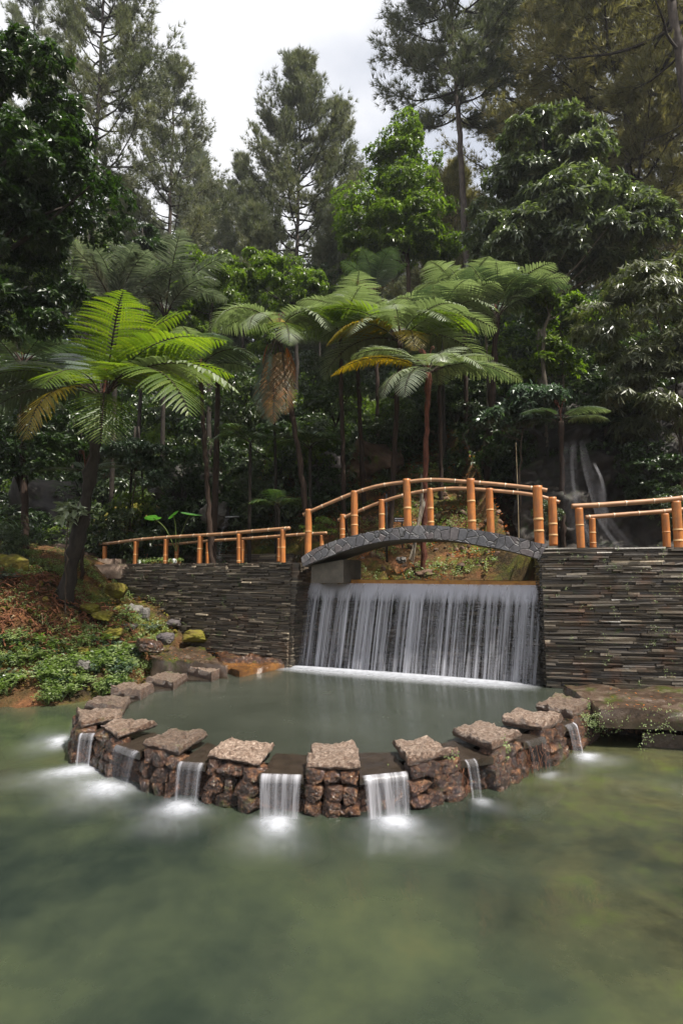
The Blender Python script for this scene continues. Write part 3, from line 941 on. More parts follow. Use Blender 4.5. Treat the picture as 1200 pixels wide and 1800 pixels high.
# ------------------------------------------------------------------ the main waterfall
L_ = float(np.linalg.norm(FB - FA))
wf = thing('waterfall', 'wide silky white curtain of water falling in front of black slate under the bridge', 'waterfall', (*((FA + FB) / 2), ZU))
nu, nv = 90, 16
u = np.linspace(0, 1, nu); v = np.linspace(1, 0, nv)
Ug, Vg = np.meshgrid(u, v)
rg = np.random.default_rng(4)
for layer, (o0, o1) in enumerate([(.115, .30), (.125, .36)]):
    base = FA[None, None] + t_ * ((Ug * (L_ + .06) - .0))[..., None] + n_ * (o0 + (o1 - o0) * (1 - Vg) ** .55)[..., None]
    wob = .02 * np.sin(Ug * 60 + layer) + .015 * np.sin(Ug * 143 + 2 * layer)
    base = base + n_ * (wob * (1 - Vg))[..., None]
    base[..., 0] -= .14 * (1 - Vg)
    Z = ZU + (ZC + .02 - ZU) * Vg
    att = np.minimum(1, np.minimum(Ug, 1 - Ug) * 60) * (1.0 if layer == 0 else .55)
    uv = np.stack([Ug + layer * 1.7, Vg], -1)
    grid_obj('water_curtain', np.concatenate([base, Z[..., None]], -1), MAT['curtain'], wf, att, uv=uv)

def froth_band(parent, P, widths, h, seed, peak=.95, name='froth'):
    """long low mound of froth along a line"""
    P = spline(P, 60)
    T = nrm(np.gradient(P, axis=0)); N = np.stack([T[:, 1], -T[:, 0], 0 * T[:, 0]], -1)
    rows = []; at_ = []
    W = np.interp(np.linspace(0, 1, 60), np.linspace(0, 1, len(widths)), widths)
    for w in np.linspace(-1, 1, 15):
        f = max(0, 1 - w * w) ** 2.0
        s = np.linspace(0, 1, 60); endf = np.clip(np.minimum(s, 1 - s) * 9, 0, 1)
        rows.append(P + N * (W * w)[:, None] + np.array([0, 0, 1]) * (h * f * endf + .006)[:, None])
        at_.append(peak * f * endf)
    return grid_obj(name, np.array(rows), MAT['foam'], parent, np.array(at_))

base_l = [np.array([*(FA + t_ * (f * L_) + n_ * .46 + np.array([-.12, 0])), ZU]) for f in (-.02, .25, .5, .75, 1.03)]
froth_band(wf, base_l, [.20, .32, .36, .32, .22], .03, 1, .85)
base_l2 = [p + np.array([*(n_ * .18), 0]) for p in base_l]
froth_band(wf, base_l2, [.26, .44, .5, .44, .3], .01, 2, .45, 'froth_haze')

# ------------------------------------------------------------------ spills of the curved weir
def froth_disc(parent, c, rx, ry, h, peak=1.0, ang=0.0, seed=0, name='froth', fall=1.6):
    r = np.linspace(0, 1, 18); th = np.linspace(0, 2 * np.pi, 37)
    R, Th = np.meshgrid(r, th)
    rg = np.random.default_rng(seed)
    ph = rg.uniform(0, 6, 4)
    k = 1 + .10 * np.sin(2 * Th + ph[0]) + .07 * np.sin(3 * Th + ph[1]) + .04 * np.sin(5 * Th + ph[2])
    x = R * np.cos(Th) * rx * k; y = R * np.sin(Th) * ry * k
    ca, sa = math.cos(ang), math.sin(ang)
    f = (np.exp(-fall * R ** 2) - math.exp(-fall)) / (1 - math.exp(-fall))
    G = np.stack([c[0] + x * ca - y * sa, c[1] + x * sa + y * ca, c[2] + .006 + h * f], -1)
    return grid_obj(name, G, MAT['foam'], parent, np.clip(peak * f * 1.15, 0, 1))

SP = [  # gap index, label, water strength, froth radius
    (3, 'thin back spill at the outermost left of the weir, half hidden behind the next one', .7, (.50, .20), 0.05, .9),
    (4, 'curving spill at the outer left bend of the weir with a wide white splash', .8, (.55, .26), .06, .95),
    (5, 'glassy spill on the left curve, second white splash from the left bend', .6, (.55, .24), .06, .95),
    (6, 'glassy spill with two bright edges, just left of the full front spill', .5, (.34, .24), .06, .95),
    (7, 'full white spill left of the front centre capping stone', 1.0, (.30, .26), .08, 1.0),
    (8, 'full white spill right of the front centre capping stone', 1.0, (.30, .27), .08, 1.0),
    (9, 'narrow trickle down the rubble on the right curve of the weir', .45, (.18, .12), .03, .45),
    (10, 'faint film of water over the reddish rubble on the right curve', .25, (.28, .10), .02, .35),
    (11, 'narrow spill beside the mossy pier at the right end of the weir', .7, (.30, .18), .05, .9)]
for gi, lab, st, (rx, ry), hh, pk in SP:
    qa, qb = CW[gi], CW[gi + 1]
    a, b = qa[1], qb[0]
    a, b = a + (b - a) * .03, b - (b - a) * .03
    if gi == 9: a, b = a + (b - a) * .08, a + (b - a) * .45
    a, b = a[:2], b[:2]
    tt = nrm(b - a); n = np.array([tt[1], -tt[0]])
    mid = (a + b) / 2
    if np.dot(n, mid - np.array([.2, 8.8])) < 0: n = -n
    w = thing('small_waterfall', lab, 'small waterfall', (*mid, ZL), 'spills between the capping stones')
    nu, nv = 24, 16
    U_, V_ = np.meshgrid(np.linspace(0, 1, nu), np.linspace(1, 0, nv))
    reach = .045 + .085 * (1 - V_) ** .6
    reach = np.where(V_ > .93, .02 + (1 - V_) * .5, reach)
    shrink = .5 + (U_ - .5) * (1 - .07 * (1 - V_))
    G = a + (b - a) * shrink[..., None] + n * reach[..., None]
    Z = ZL + (.532 - ZL) * np.clip(V_ * 1.02, 0, 1)
    edge = np.exp(-((U_ - .12) / .07) ** 2) * (.6 + .4 * math.sin(gi * 2.1)) + np.exp(-((U_ - .88) / .07) ** 2) * (.8 + .2 * math.cos(gi * 1.7))
    att = np.clip((.30 + .55 * st) * (1 if st > .9 else .34) + edge * (1.0 if st > .3 else .3), 0, 1.2) * np.minimum(1, np.minimum(U_, 1 - U_) * 13) * (.75 + .25 * np.sin(U_ * 23 + gi) * np.sin(U_ * 9 + 2 * gi))
    if st < .3: att = att * .4
    uv = np.stack([U_ * max(.35, np.linalg.norm(b - a)) * 2 + gi, V_], -1)
    grid_obj('water_sheet', np.concatenate([G, Z[..., None]], -1), MAT['spout'], w, att, uv=uv)
    fc = mid + n * (.17 + ry * .3)
    ang = math.atan2(tt[1], tt[0])
    froth_disc(w, (*fc, ZL), rx * 1.0, ry * 1.25, hh * .3, pk * .85, ang, gi, 'froth', 4.5)
    fc2 = mid + n * (.22 + ry * .9)
    froth_disc(w, (*fc2, ZL - .003), rx * 1.7, ry * 2.1, .003, .14 * pk, ang, gi + 50, 'froth_haze', 3.5)

# ------------------------------------------------------------------ ledges and terrace
def ledge(px4, z0, z1, mat, seed, name, label, cat, amp=.035, n=26, fr=4):
    q = [gz(x, y, z1) for x, y in px4]
    mm = MB(); slab_mesh(mm, q, z0, z1, seed, amp, n, 6, fr)
    c = np.mean(q, axis=0)
    return tag(mm.build(name, MAT[mat], None, True, origin=(c[0], c[1], z0)), label, cat)
ledge([(256, 1140), (266, 1160), (400, 1168), (350, 1134)], .1, .74, 'ledge_grey', 5, 'rock_ledge', 'flat grey and rusty rock ledge at the foot of the left slate wall', 'rock ledge', .05)
ledge([(352, 1160), (420, 1181), (508, 1163), (500, 1150)], .2, .60, 'ledge', 6, 'rock_ledge', 'wet orange rock ledge touching the foot of the waterfall', 'rock ledge', .04)
ledge([(375, 1146), (390, 1160), (500, 1158), (490, 1142)], .2, .68, 'rubble', 7, 'rock_ledge', 'dark red wet rock strip behind the orange ledge', 'rock ledge', .05)
ledge([(1050, 1246), (1420, 1262), (1420, 1214), (985, 1202)], .44, .66, 'ledge_grey', 8, 'stone_terrace', 'wet brown stone terrace at the foot of the right slate wall', 'terrace', .035, 40, 3)
mm = MB()
rg = np.random.default_rng(31)
A_ = gz(1046, 1250, .5); B_ = gz(1420, 1270, .5)
for r_ in range(3):
    s = 0
    while s < 1:
        w = rg.uniform(.05, .09)
        p = A_ + (B_ - A_) * (s + w / 2) + np.array([0, .16 + .05 * r_, 0])
        if not (r_ == 0 and s < .2): put_rock(mm, ROCKS[rg.integers(10)], (p[0], p[1], .12 + .13 * r_), np.eye(3), (.2, .16, .085), rg.uniform(.1, .9))
        s += w
tb = mm.build('terrace_rubble', MAT['rubble'], None, False, origin=(float(A_[0]) + 1, float(A_[1]), 0.0))
tag(tb, 'mossy rubble under the front edge of the right terrace', 'rubble base')
moss_patch(tb, (1075, 1262), 7.12, 40, .08, 3); moss_patch(tb, (1140, 1275), 7.0, 22, .12, 4); moss_patch(tb, (1180, 1262), 7.05, 20, .10, 5)
moss_patch(tb, (1050, 1270), 7.15, 50, .05, 6)
mm = MB()
q = [gz(1128, 1312, .2), gz(1420, 1330, .2), gz(1420, 1300, .2), gz(1120, 1290, .2)]
slab_mesh(mm, q, -.1, .36, 44, .012, 24, 4, 4)
tag(mm.build('stone_kerb', MAT['ledge_grey'], None, True, origin=(4.5, 7, -.1)), 'low wet block kerb at the waterline below the right terrace', 'kerb')

# ------------------------------------------------------------------ the arched bridge
BA = at(535, 975, 10.62)[:2]; BB = at(943, 960, 9.24)[:2]
bt = nrm(BB - BA); bn = np.array([-bt[1], bt[0]])            # bn points away from the camera
if bn[1] < 0: bn = -bn
BW = 1.22
top_px = [(530, 981), (545, 971), (560, 963), (594, 950), (632, 940), (680, 931), (720, 926), (760, 925), (800, 928), (840, 933.5), (879, 940), (915, 948), (942, 955), (962, 958)]
bot_px = [(533, 996), (545, 991), (562, 985), (590, 974), (626, 962), (670, 952), (716, 948), (760, 947.5), (800, 951), (840, 958), (879, 965), (912, 973), (938, 980), (946, 984)]
TP = spline([on_plane(*p, BA, BB) for p in top_px], 60); BP = spline([on_plane(*p, BA, BB) for p in bot_px], 60)
bridge = thing('arched_bridge', 'arched footbridge with crazy paved grey slate edge over the waterfall', 'bridge', (*((BA + BB) / 2), 2.0))
off = np.array([*bn, 0])
def strip(m, *rows, a=.5):
    G = np.array(rows); r, c = G.shape[:2]
    i = np.arange(r - 1)[:, None] * c; j = np.arange(c - 1)[None]
    m.add(G.reshape(-1, 3), np.stack([i + j, i + j + 1, i + c + j + 1, i + c + j], -1).reshape(-1, 4), None, a)
up_ = np.array([0, 0, .012])
m = MB()
strip(m, BP - off * .03, TP - off * .03 + up_, TP + off * .09 + up_ * 1.5, BP + off * .09)
strip(m, TP + off * (BW - .12) + up_, TP + off * (BW + .0) + up_, BP + off * (BW), BP + off * (BW - .12))
m.build('paved_edge', MAT['flag'], bridge)
m = MB()
strip(m, BP + off * .092, TP + off * .092 - up_ * 2, TP + off * (BW - .122) - up_ * 2, BP + off * (BW - .122), BP + off * .092)
m.build('deck', MAT['concrete'], bridge)
# abutment block under the left springing
pA = on_plane(541, 1018, BA, BB); pB = on_plane(597, 1021, BA, BB)
m = MB()
for (x0, x1) in [(541, 598)]:
    a0 = on_plane(x0, 1000, BA, BB)[:2] + bn * .16; a1 = on_plane(x1, 1000, BA, BB)[:2] + bn * .16
    b0, b1 = a0 + bn * (BW - .15), a1 + bn * (BW - .15)
    zt0, zt1 = 2.42, 2.52
    hexa(m, [(*a0, 2.09), (*a1, 2.09), (*b1, 2.09), (*b0, 2.09), (*a0, zt0), (*a1, zt1), (*b1, zt1), (*b0, zt0)])
m.build('abutment', MAT['concrete'], bridge)

# ------------------------------------------------------------------ bamboo railings
def bamboo_post(parent, base, top, r, rg, nodes=None):
    base = np.array(base); top = np.array(top)
    base = base - (top - base) * .04
    H = np.linalg.norm(top - base)
    n = 26
    s = np.linspace(0, 1, n)
    if nodes is None:
        nodes = [rg.uniform(.40, .62)] + ([rg.uniform(.12, .3)] if rg.random() < .45 else [])
    s = np.unique(np.concatenate([s] + [[k - .03, k - .006, k, k + .006, k + .03] for k in nodes])); s = s[(s >= 0) & (s <= 1)]
    R = np.full(len(s), r) * (1 + .03 * rg.normal()); a = np.full(len(s), .2)
    for k in nodes:
        R = R + r * .10 * np.exp(-((s - k) / .010) ** 2)
        a = np.where(np.abs(s - k) < .0065, .9, a)
    P = base + (top - base) * s[:, None]
    P = P + np.c_[np.sin(s * 3 + rg.uniform(0, 6)) * .004, 0 * s, 0 * s]
    m = MB(); tube(m, P, R, 14, a)
    o = m.build('post', MAT['bamboo'], parent, True)
    # flat dark disc painted as the shade inside the hollow end
    mm = MB(); d = nrm(top - base)
    tube(mm, [top + d * .001, top + d * .003], r * .72, 12, .5)
    mm.build('dark_end_disc', MAT['bark_dark'], o, False)
    return o

def bamboo_rail(parent, P, r, rg, step=.42):
    Pc = spline(P, 90)
    seg = np.r_[0, np.cumsum(np.linalg.norm(np.diff(Pc, axis=0), axis=1))]
    ks = np.arange(rg.uniform(.05, step), seg[-1], step)
    s = np.unique(np.concatenate([seg] + [[k - .012, k - .004, k, k + .004, k + .012] for k in ks])); s = s[(s >= 0) & (s <= seg[-1])]
    P2 = np.stack([np.interp(s, seg, Pc[:, i]) for i in range(3)], 1)
    R = np.full(len(s), r); a = np.full(len(s), .2)
    for k in ks:
        R = R + r * .12 * np.exp(-((s - k) / .007) ** 2); a = np.where(np.abs(s - k) < .0045, .95, a)
    m = MB(); tube(m, P2, R, 14, a)
    return m.build('rail', MAT['rail'], parent, True)

def railing(label, posts, rail_px, f, seed, rr=.036, zoff=0.0, ext=None, group=None):
    """posts: (px, top, base, width px); f maps a pixel to a point on the rail's own plane"""
    rg = np.random.default_rng(seed)
    b0 = f(posts[len(posts) // 2][0], posts[len(posts) // 2][2])
    w = thing('bamboo_railing', label, 'railing', b0)
    for (px, ty, by, wd) in posts:
        b = f(px, by); t = f(px, ty); t = np.array([b[0], b[1], t[2]])
        dist = np.linalg.norm(b - _C)
        bamboo_post(w, b, t, wd / 2 / 1000 * dist, rg)
    R = [f(*p) for p in rail_px]
    if ext is not None: R.append(R[-1] + ext)
    bamboo_rail(w, R, rr, rg)
    return w
fF = lambda x, y: on_plane(x, y, BA + bn * .07, BB + bn * .07)
fR = lambda x, y: on_plane(x, y, BA + bn * (BW - .1), BB + bn * (BW - .1))
railing('tall front bamboo railing arching over the near edge of the bridge', [(541.5, 895, 973, 11.5), (623, 863, 942, 12), (716, 842, 926, 13), (829, 841.5, 932, 13.5), (947.5, 854, 957, 15.5)],
    [(533, 905), (544, 899.6), (580, 884), (617, 868.7), (663, 854.7), (716, 847), (762, 843.5), (827, 847.5), (880, 852), (940, 858.5), (961, 862)], fF, 1, .034)
railing('rear bamboo railing arching over the far edge of the bridge', [(602, 904, 951, 10), (671, 878, 936, 10.5), (757, 858.5, 930, 11), (862, 858.5, 938, 12.5), (972.5, 874, 956, 13.5)],
    [(594, 914.5), (610, 907), (666, 884), (716, 868.7), (757, 861.7), (803, 858.5), (862, 862), (937, 870), (983, 883)], fR, 2, .034)
lt = nrm(LW_B - LW_A); ln = np.array([-lt[1], lt[0]])
if ln[1] < 0: ln = -ln
fLF = lambda x, y: on_plane(x, y, LW_A + ln * .12, LW_B + ln * .12)
fLR = lambda x, y: on_plane(x, y, LW_A + ln * 1.25, LW_B + ln * 1.25)
railing('front bamboo railing along the top of the left slate wall', [(183, 960, 998, 7), (238, 952, 996, 8), (291, 948, 995, 8), (351, 942, 993, 9), (420, 938.5, 991, 8.5), (497, 931, 988, 9.5)],
    [(176, 956), (202, 954), (236, 949.5), (287, 945), (352, 941), (400, 938), (443, 934), (509, 928.5)], fLF, 3, .036)
railing('rear bamboo railing on the far side of the path left of the bridge', [(257, 960, 994, 7), (310, 958, 993, 7), (365, 954, 991, 7), (426, 950, 989, 7), (490, 946, 986, 7), (565.6, 941, 975, 7.5)],
    [(252, 960), (300, 957), (364, 951), (422, 947.5), (490, 942.5), (536, 939), (574, 937)], fLR, 4, .034)
rt = nrm(RW_B - RW_A); rn = np.array([-rt[1], rt[0]])
if rn[1] < 0: rn = -rn
fRF = lambda x, y: on_plane(x, y, RW_A + rn * .12, RW_B + rn * .12)
fRR = lambda x, y: on_plane(x, y, RW_A + rn * 1.25, RW_B + rn * 1.25)
railing('front bamboo railing on top of the right slate wall', [(1020, 893, 962, 12.5), (1192, 881, 964, 13.5), (1400, 862, 968, 14)],
    [(1004, 890), (1047, 888), (1091, 885), (1150, 880.5), (1200, 875.5), (1420, 851)], fRF, 5, .042)
railing('rear bamboo railing across the path above the right slate wall', [(1042, 911, 962, 10), (1171, 903, 962, 10.5), (1300, 893, 963, 11)],
    [(1028, 909.5), (1092, 904.5), (1140, 901), (1185, 897), (1330, 882)], fRR, 6, .040)
# old broken rail beyond the steps
w = thing('twig_fence', 'crooked old stick fence behind the stone steps', 'fence', at(150, 975, 15.3))
for pts, r in [([(143, 978), (146, 940), (149, 910)], .035), ([(146, 925), (175, 945), (190, 965)], .02), ([(148, 912), (185, 935), (200, 955)], .022), ([(176, 970), (176, 926)], .02), ([(176, 927), (240, 934), (300, 941)], .013)]:
    m = MB(); tube(m, spline([at(x, y, 15.3) for x, y in pts], 8), r, 7, .5); m.build('stick', MAT['straw'], w, True)

# ------------------------------------------------------------------ stone steps on the left
st = thing('stone_steps', 'worn stone steps climbing behind the fern trunk at the left', 'steps', (-6.4, 13.3, 2.3))
for k, (x0, x1, py, Y) in enumerate([(122, 236, 993, 13.5), (122, 202, 982, 13.95), (70, 156, 971, 14.4), (58, 150, 957, 14.9), (92, 170, 945, 15.5), (88, 168, 931, 16.2), (84, 165, 917, 17.0), (80, 160, 903, 17.8)]):
    a, b = at(x0, py, Y), at(x1, py, Y)
    z = (a[2] + b[2]) / 2
    q = [np.array([a[0], Y, 0]), np.array([b[0], Y, 0]), np.array([b[0] + .1, Y + .7, 0]), np.array([a[0], Y + .7, 0])]
    m = MB(); slab_mesh(m, q, z - .32, z, 90 + k, .022, 20, 5, 4, .6 if k < 4 else .15)
    m.build('step', MAT['step' if k < 4 else 'boulder'], st, True)

# ------------------------------------------------------------------ small sign under the bridge rail
s0 = at(704, 922, 12.3)
sg = thing('small_sign', 'tiny dark board with two lines of white lettering behind the bridge', 'sign', s0)
m = MB(); tube(m, [(s0[0] + .03, s0[1] + .02, s0[2] - .5), (s0[0] + .03, s0[1] + .02, s0[2] + .10)], .02, 6); m.build('post', MAT['bark'], sg)
m = MB(); box(m, (s0[0] - .15, s0[1] - .012, s0[2] + .05), (s0[0] + .16, s0[1] + .012, s0[2] + .15)); bd = m.build('board', MAT['sign'], sg)
m = MB(); rg = np.random.default_rng(3)
for r_, zz in enumerate((.118, .072)):
    x = -.13 + .01 * r_
    while x < .14:
        l = rg.uniform(.008, .022); box(m, (s0[0] + x, s0[1] - .017, s0[2] + zz), (s0[0] + x + l, s0[1] - .0125, s0[2] + zz + .019)); x += l + rg.choice([.004, .004, .014])
m.build('lettering', MAT['letter'], bd)
p0 = at(679, 905, 12.0)
m = MB(); tube(m, [(p0[0], p0[1], p0[2] - 1.0), (p0[0], p0[1], p0[2] + .45)], .022, 8)
tag(m.build('metal_post', MAT['post_dark'], None, True, origin=(p0[0], p0[1], p0[2] - 1)), 'thin black metal post standing behind the second bridge rail', 'post')

# ------------------------------------------------------------------ boulders and stones
def boulder(px, py, Y, size, mat, seed, label, name='boulder', cat='boulder', hi=True, sink=0.0, group=None):
    rg = np.random.default_rng(seed)
    c = at(px, py, Y); m = MB()
    a = rg.uniform(0, 6.28); ax = np.array([[math.cos(a), math.sin(a), 0], [-math.sin(a), math.cos(a), 0], [0, 0, 1]]) @ np.array([[1, 0, .1 * rg.normal()], [0, 1, 0], [0, 0, 1]])
    ax = np.eye(3) * .8 + ax * .0 + np.array([[.2, 0, .05 * rg.normal()], [0, .2, 0], [0, 0, .2]])
    put_rock(m, (ROCKS_HI if hi else ROCKS)[seed % (6 if hi else 10)], (c[0], c[1], c[2] - sink), ax, size, rg.uniform(.35, .8))
    return tag(m.build(name, MAT[mat], None, hi, origin=(c[0], c[1], c[2] - size[2] * .8)), label, cat, group)
boulder(573, 838, 17.0, (.62, .7, .72), 'boulder', 1, 'dark grey boulder at the left of the pair above the bridge')
boulder(652, 812, 17.6, (1.05, .9, .78), 'boulder_brown', 2, 'large brown overhanging boulder above the left half of the bridge')
boulder(760, 828, 18.6, (.9, .8, .6), 'boulder_brown', 3, 'reddish boulder behind the red fern trunk')
boulder(380, 905, 15.2, (.42, .4, .42), 'boulder_grey', 4, 'pale grey rock with roots beside the small back spout')
boulder(232, 925, 16.6, (1.35, .8, .85), 'boulder_moss', 5, 'big ochre and mossy boulder behind the left path')
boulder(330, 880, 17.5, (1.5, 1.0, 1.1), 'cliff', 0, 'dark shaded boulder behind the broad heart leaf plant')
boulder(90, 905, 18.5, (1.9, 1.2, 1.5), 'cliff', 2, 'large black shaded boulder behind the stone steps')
boulder(705, 985, 11.9, (.12, .1, .08), 'boulder_grey', 1, 'small pale stone on the mossy slope seen under the bridge arch', 'stone', 'stone')
boulder(745, 1008, 11.5, (.20, .15, .09), 'boulder_brown', 3, 'flat rusty stone at the water edge under the bridge arch', 'stone', 'stone')
# stones of the left bank
LB = [(290, 1122, 11.3, (.20, .18, .14), 'boulder', 'black wet stone above the left ledge'), (262, 1136, 10.9, (.30, .2, .16), 'rubble', 'wet red stone above the left end of the ledge'),
    (345, 1118, 12.0, (.30, .2, .15), 'boulder_moss', 'mossy stone at the foot of the left slate wall'),
    (148, 1168, 9.9, (.13, .1, .10), 'boulder_grey', 'pale pointed stone among the bank herbs'), (185, 1195, 10.3, (.26, .1, .10), 'boulder_moss', 'slanting mossy slab at the edge of the herbs'),
    (205, 1040, 12.3, (.26, .2, .2), 'boulder_moss', 'mossy stone beside the foot of the left slate wall top'), (235, 1075, 12.2, (.22, .2, .2), 'boulder_grey', 'buff stone leaning on the slate wall'),
    (252, 1083, 12.1, (.14, .12, .2), 'boulder_grey', 'narrow upright buff stone against the slate wall'),
    (160, 1070, 11.3, (.20, .2, .12), 'boulder_moss', 'rounded mossy stone right of the fern trunk foot'), (180, 1083, 11.2, (.20, .2, .12), 'boulder_moss', 'low mossy stone halfway down the left bank'),
    (118, 1135, 10.4, (.17, .15, .10), 'boulder_moss', 'mossy stone in the reddish roots'), (148, 1145, 10.3, (.15, .12, .09), 'boulder_moss', 'small green stone above the pale pointed stone'),
    (38, 1095, 10.6, (.16, .12, .10), 'boulder_moss', 'yellow green mossy stone near the left border'), (10, 1010, 11.4, (.55, .4, .5), 'boulder_moss', 'large mossy rock at the left border of the bank'),
    (195, 1115, 11.0, (.24, .2, .13), 'boulder_moss', 'flat mossy stone above the fern like herbs'), (225, 1105, 11.6, (.22, .2, .12), 'boulder', 'dark stone below the buff stones'),
    (305, 1095, 12.3, (.16, .15, .1), 'boulder', 'small dark stone against the middle of the left wall foot'), (175, 1225, 9.9, (.22, .12, .07), 'boulder_moss', 'low green stone at the waterline beside the capping stones')]
for i, (px, py, Y, sz, mt, lab) in enumerate(LB):
    boulder(px, py, Y, sz, mt, 20 + i, lab, 'stone', 'stone', False)
for i, (px, lab) in enumerate([(233, 'white painted stone at the foot of the second left rail post'), (296, 'white painted stone at the foot of the third left rail post')]):
    c = fLF(px, 990); c2 = c + np.array([*(ln * .18), 0]); m = MB()
    put_rock(m, ROCKS[i], (c2[0], c2[1], ZLW + .05), np.eye(3), (.06, .05, .07), .8)
    tag(m.build('stone', MAT['pebble_white'], None, True, origin=(c2[0], c2[1], ZLW)), lab, 'stone')
# dark cliff behind the right path
def cliff(px4, Y0, Y1, label, seed, mat='cliff', name='cliff'):
    n = 70
    a = [at(px4[0][0], px4[0][1], Y0), at(px4[1][0], px4[1][1], Y0), at(px4[2][0], px4[2][1], Y1), at(px4[3][0], px4[3][1], Y1)]
    U_, V_ = np.meshgrid(np.linspace(0, 1, n), np.linspace(0, 1, n))
    G = (a[0] * (1 - U_)[..., None] + a[1] * U_[..., None]) * (1 - V_)[..., None] + (a[3] * (1 - U_)[..., None] + a[2] * U_[..., None]) * V_[..., None]
    Pf = G.reshape(-1, 3); d = nz(Pf, .7, seed, 4) * .8 + np.abs(nz(Pf, 2.2, seed + 3, 3)) * .35
    G = G + np.array([0, -1, .15]) * d.reshape(n, n)[..., None]
    o = grid_obj(name, G, MAT[mat])
    return tag(o, label, 'cliff')
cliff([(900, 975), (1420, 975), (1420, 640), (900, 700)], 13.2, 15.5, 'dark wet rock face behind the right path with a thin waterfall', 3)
# thin back waterfalls
def thin_fall(pts, Y, W, label, seed, n=20, name='back_waterfall'):
    P = spline([at(x, y, Y) for x, y in pts], n)
    Wd = np.interp(np.linspace(0, 1, n), np.linspace(0, 1, len(W)), W)
    U_, V_ = np.meshgrid(np.linspace(-1, 1, 14), np.linspace(1, 0, n))
    G = P[:, None] + np.array([1, -.12, 0]) * (U_ * Wd[:, None] / 2)[..., None]
    G[..., 1] -= .10 * np.cos(U_ * 1.4) + .05 * np.sin(U_ * 9)
    att = (1 - U_ ** 2) ** .8 * np.clip(np.minimum(V_, 1 - V_) * 12, .2, 1)
    o = grid_obj(name, G, MAT['thin_fall'], None, att, uv=np.stack([(U_ + 1) * .5 + seed, V_], -1))
    return tag(o, label, 'waterfall')
thin_fall([(1008, 775), (1012, 820), (1022, 870), (1036, 920), (1070, 975)], 12.4, [.40, .62, .85, 1.0, 1.4], 'tall thin veil of white water behind the right railing', 2)
thin_fall([(1040, 815), (1053, 845), (1058, 885), (1058, 930)], 12.3, [.07, .10, .16, .22], 'narrow side strand of the tall thin waterfall on the right', 5)
thin_fall([(402, 910), (394, 925), (388, 950), (384, 990)], 14.3, [.06, .10, .16, .2], 'small stream of water from a pipe behind the left railing', 7)
m = MB(); tube(m, [at(396, 909, 14.4), at(420, 908, 14.6)], .022, 8); tag(m.build('water_pipe', MAT['pipe'], None, True, origin=at(396, 909, 14.4)), 'short grey pipe spouting water beside the pale rooted rock', 'pipe')
c = at(183, 948, 15.0); m = MB(); put_rock(m, ROCKS[3], c, np.eye(3), (.11, .08, .05), .5); tag(m.build('teal_bag', MAT['teal'], None, True, origin=c), 'small teal bundle lying by the old stick fence', 'bag')

# ------------------------------------------------------------------ vegetation makers
def frond_curve(base, az, e0, e1, L, n=40, p=1.0, twist=0.0):
    s = np.linspace(0, 1, n)
    el = np.radians(e0 + (e1 - e0) * s ** p); a = math.radians(az) + math.radians(twist) * s
    d = np.stack([np.cos(el) * np.cos(a), np.cos(el) * np.sin(a), np.sin(el)], -1)
    P = np.vstack([[0, 0, 0], np.cumsum((d[1:] + d[:-1]) / 2, axis=0)]) * (L / (n - 1)) + np.asarray(base)
    return P, d

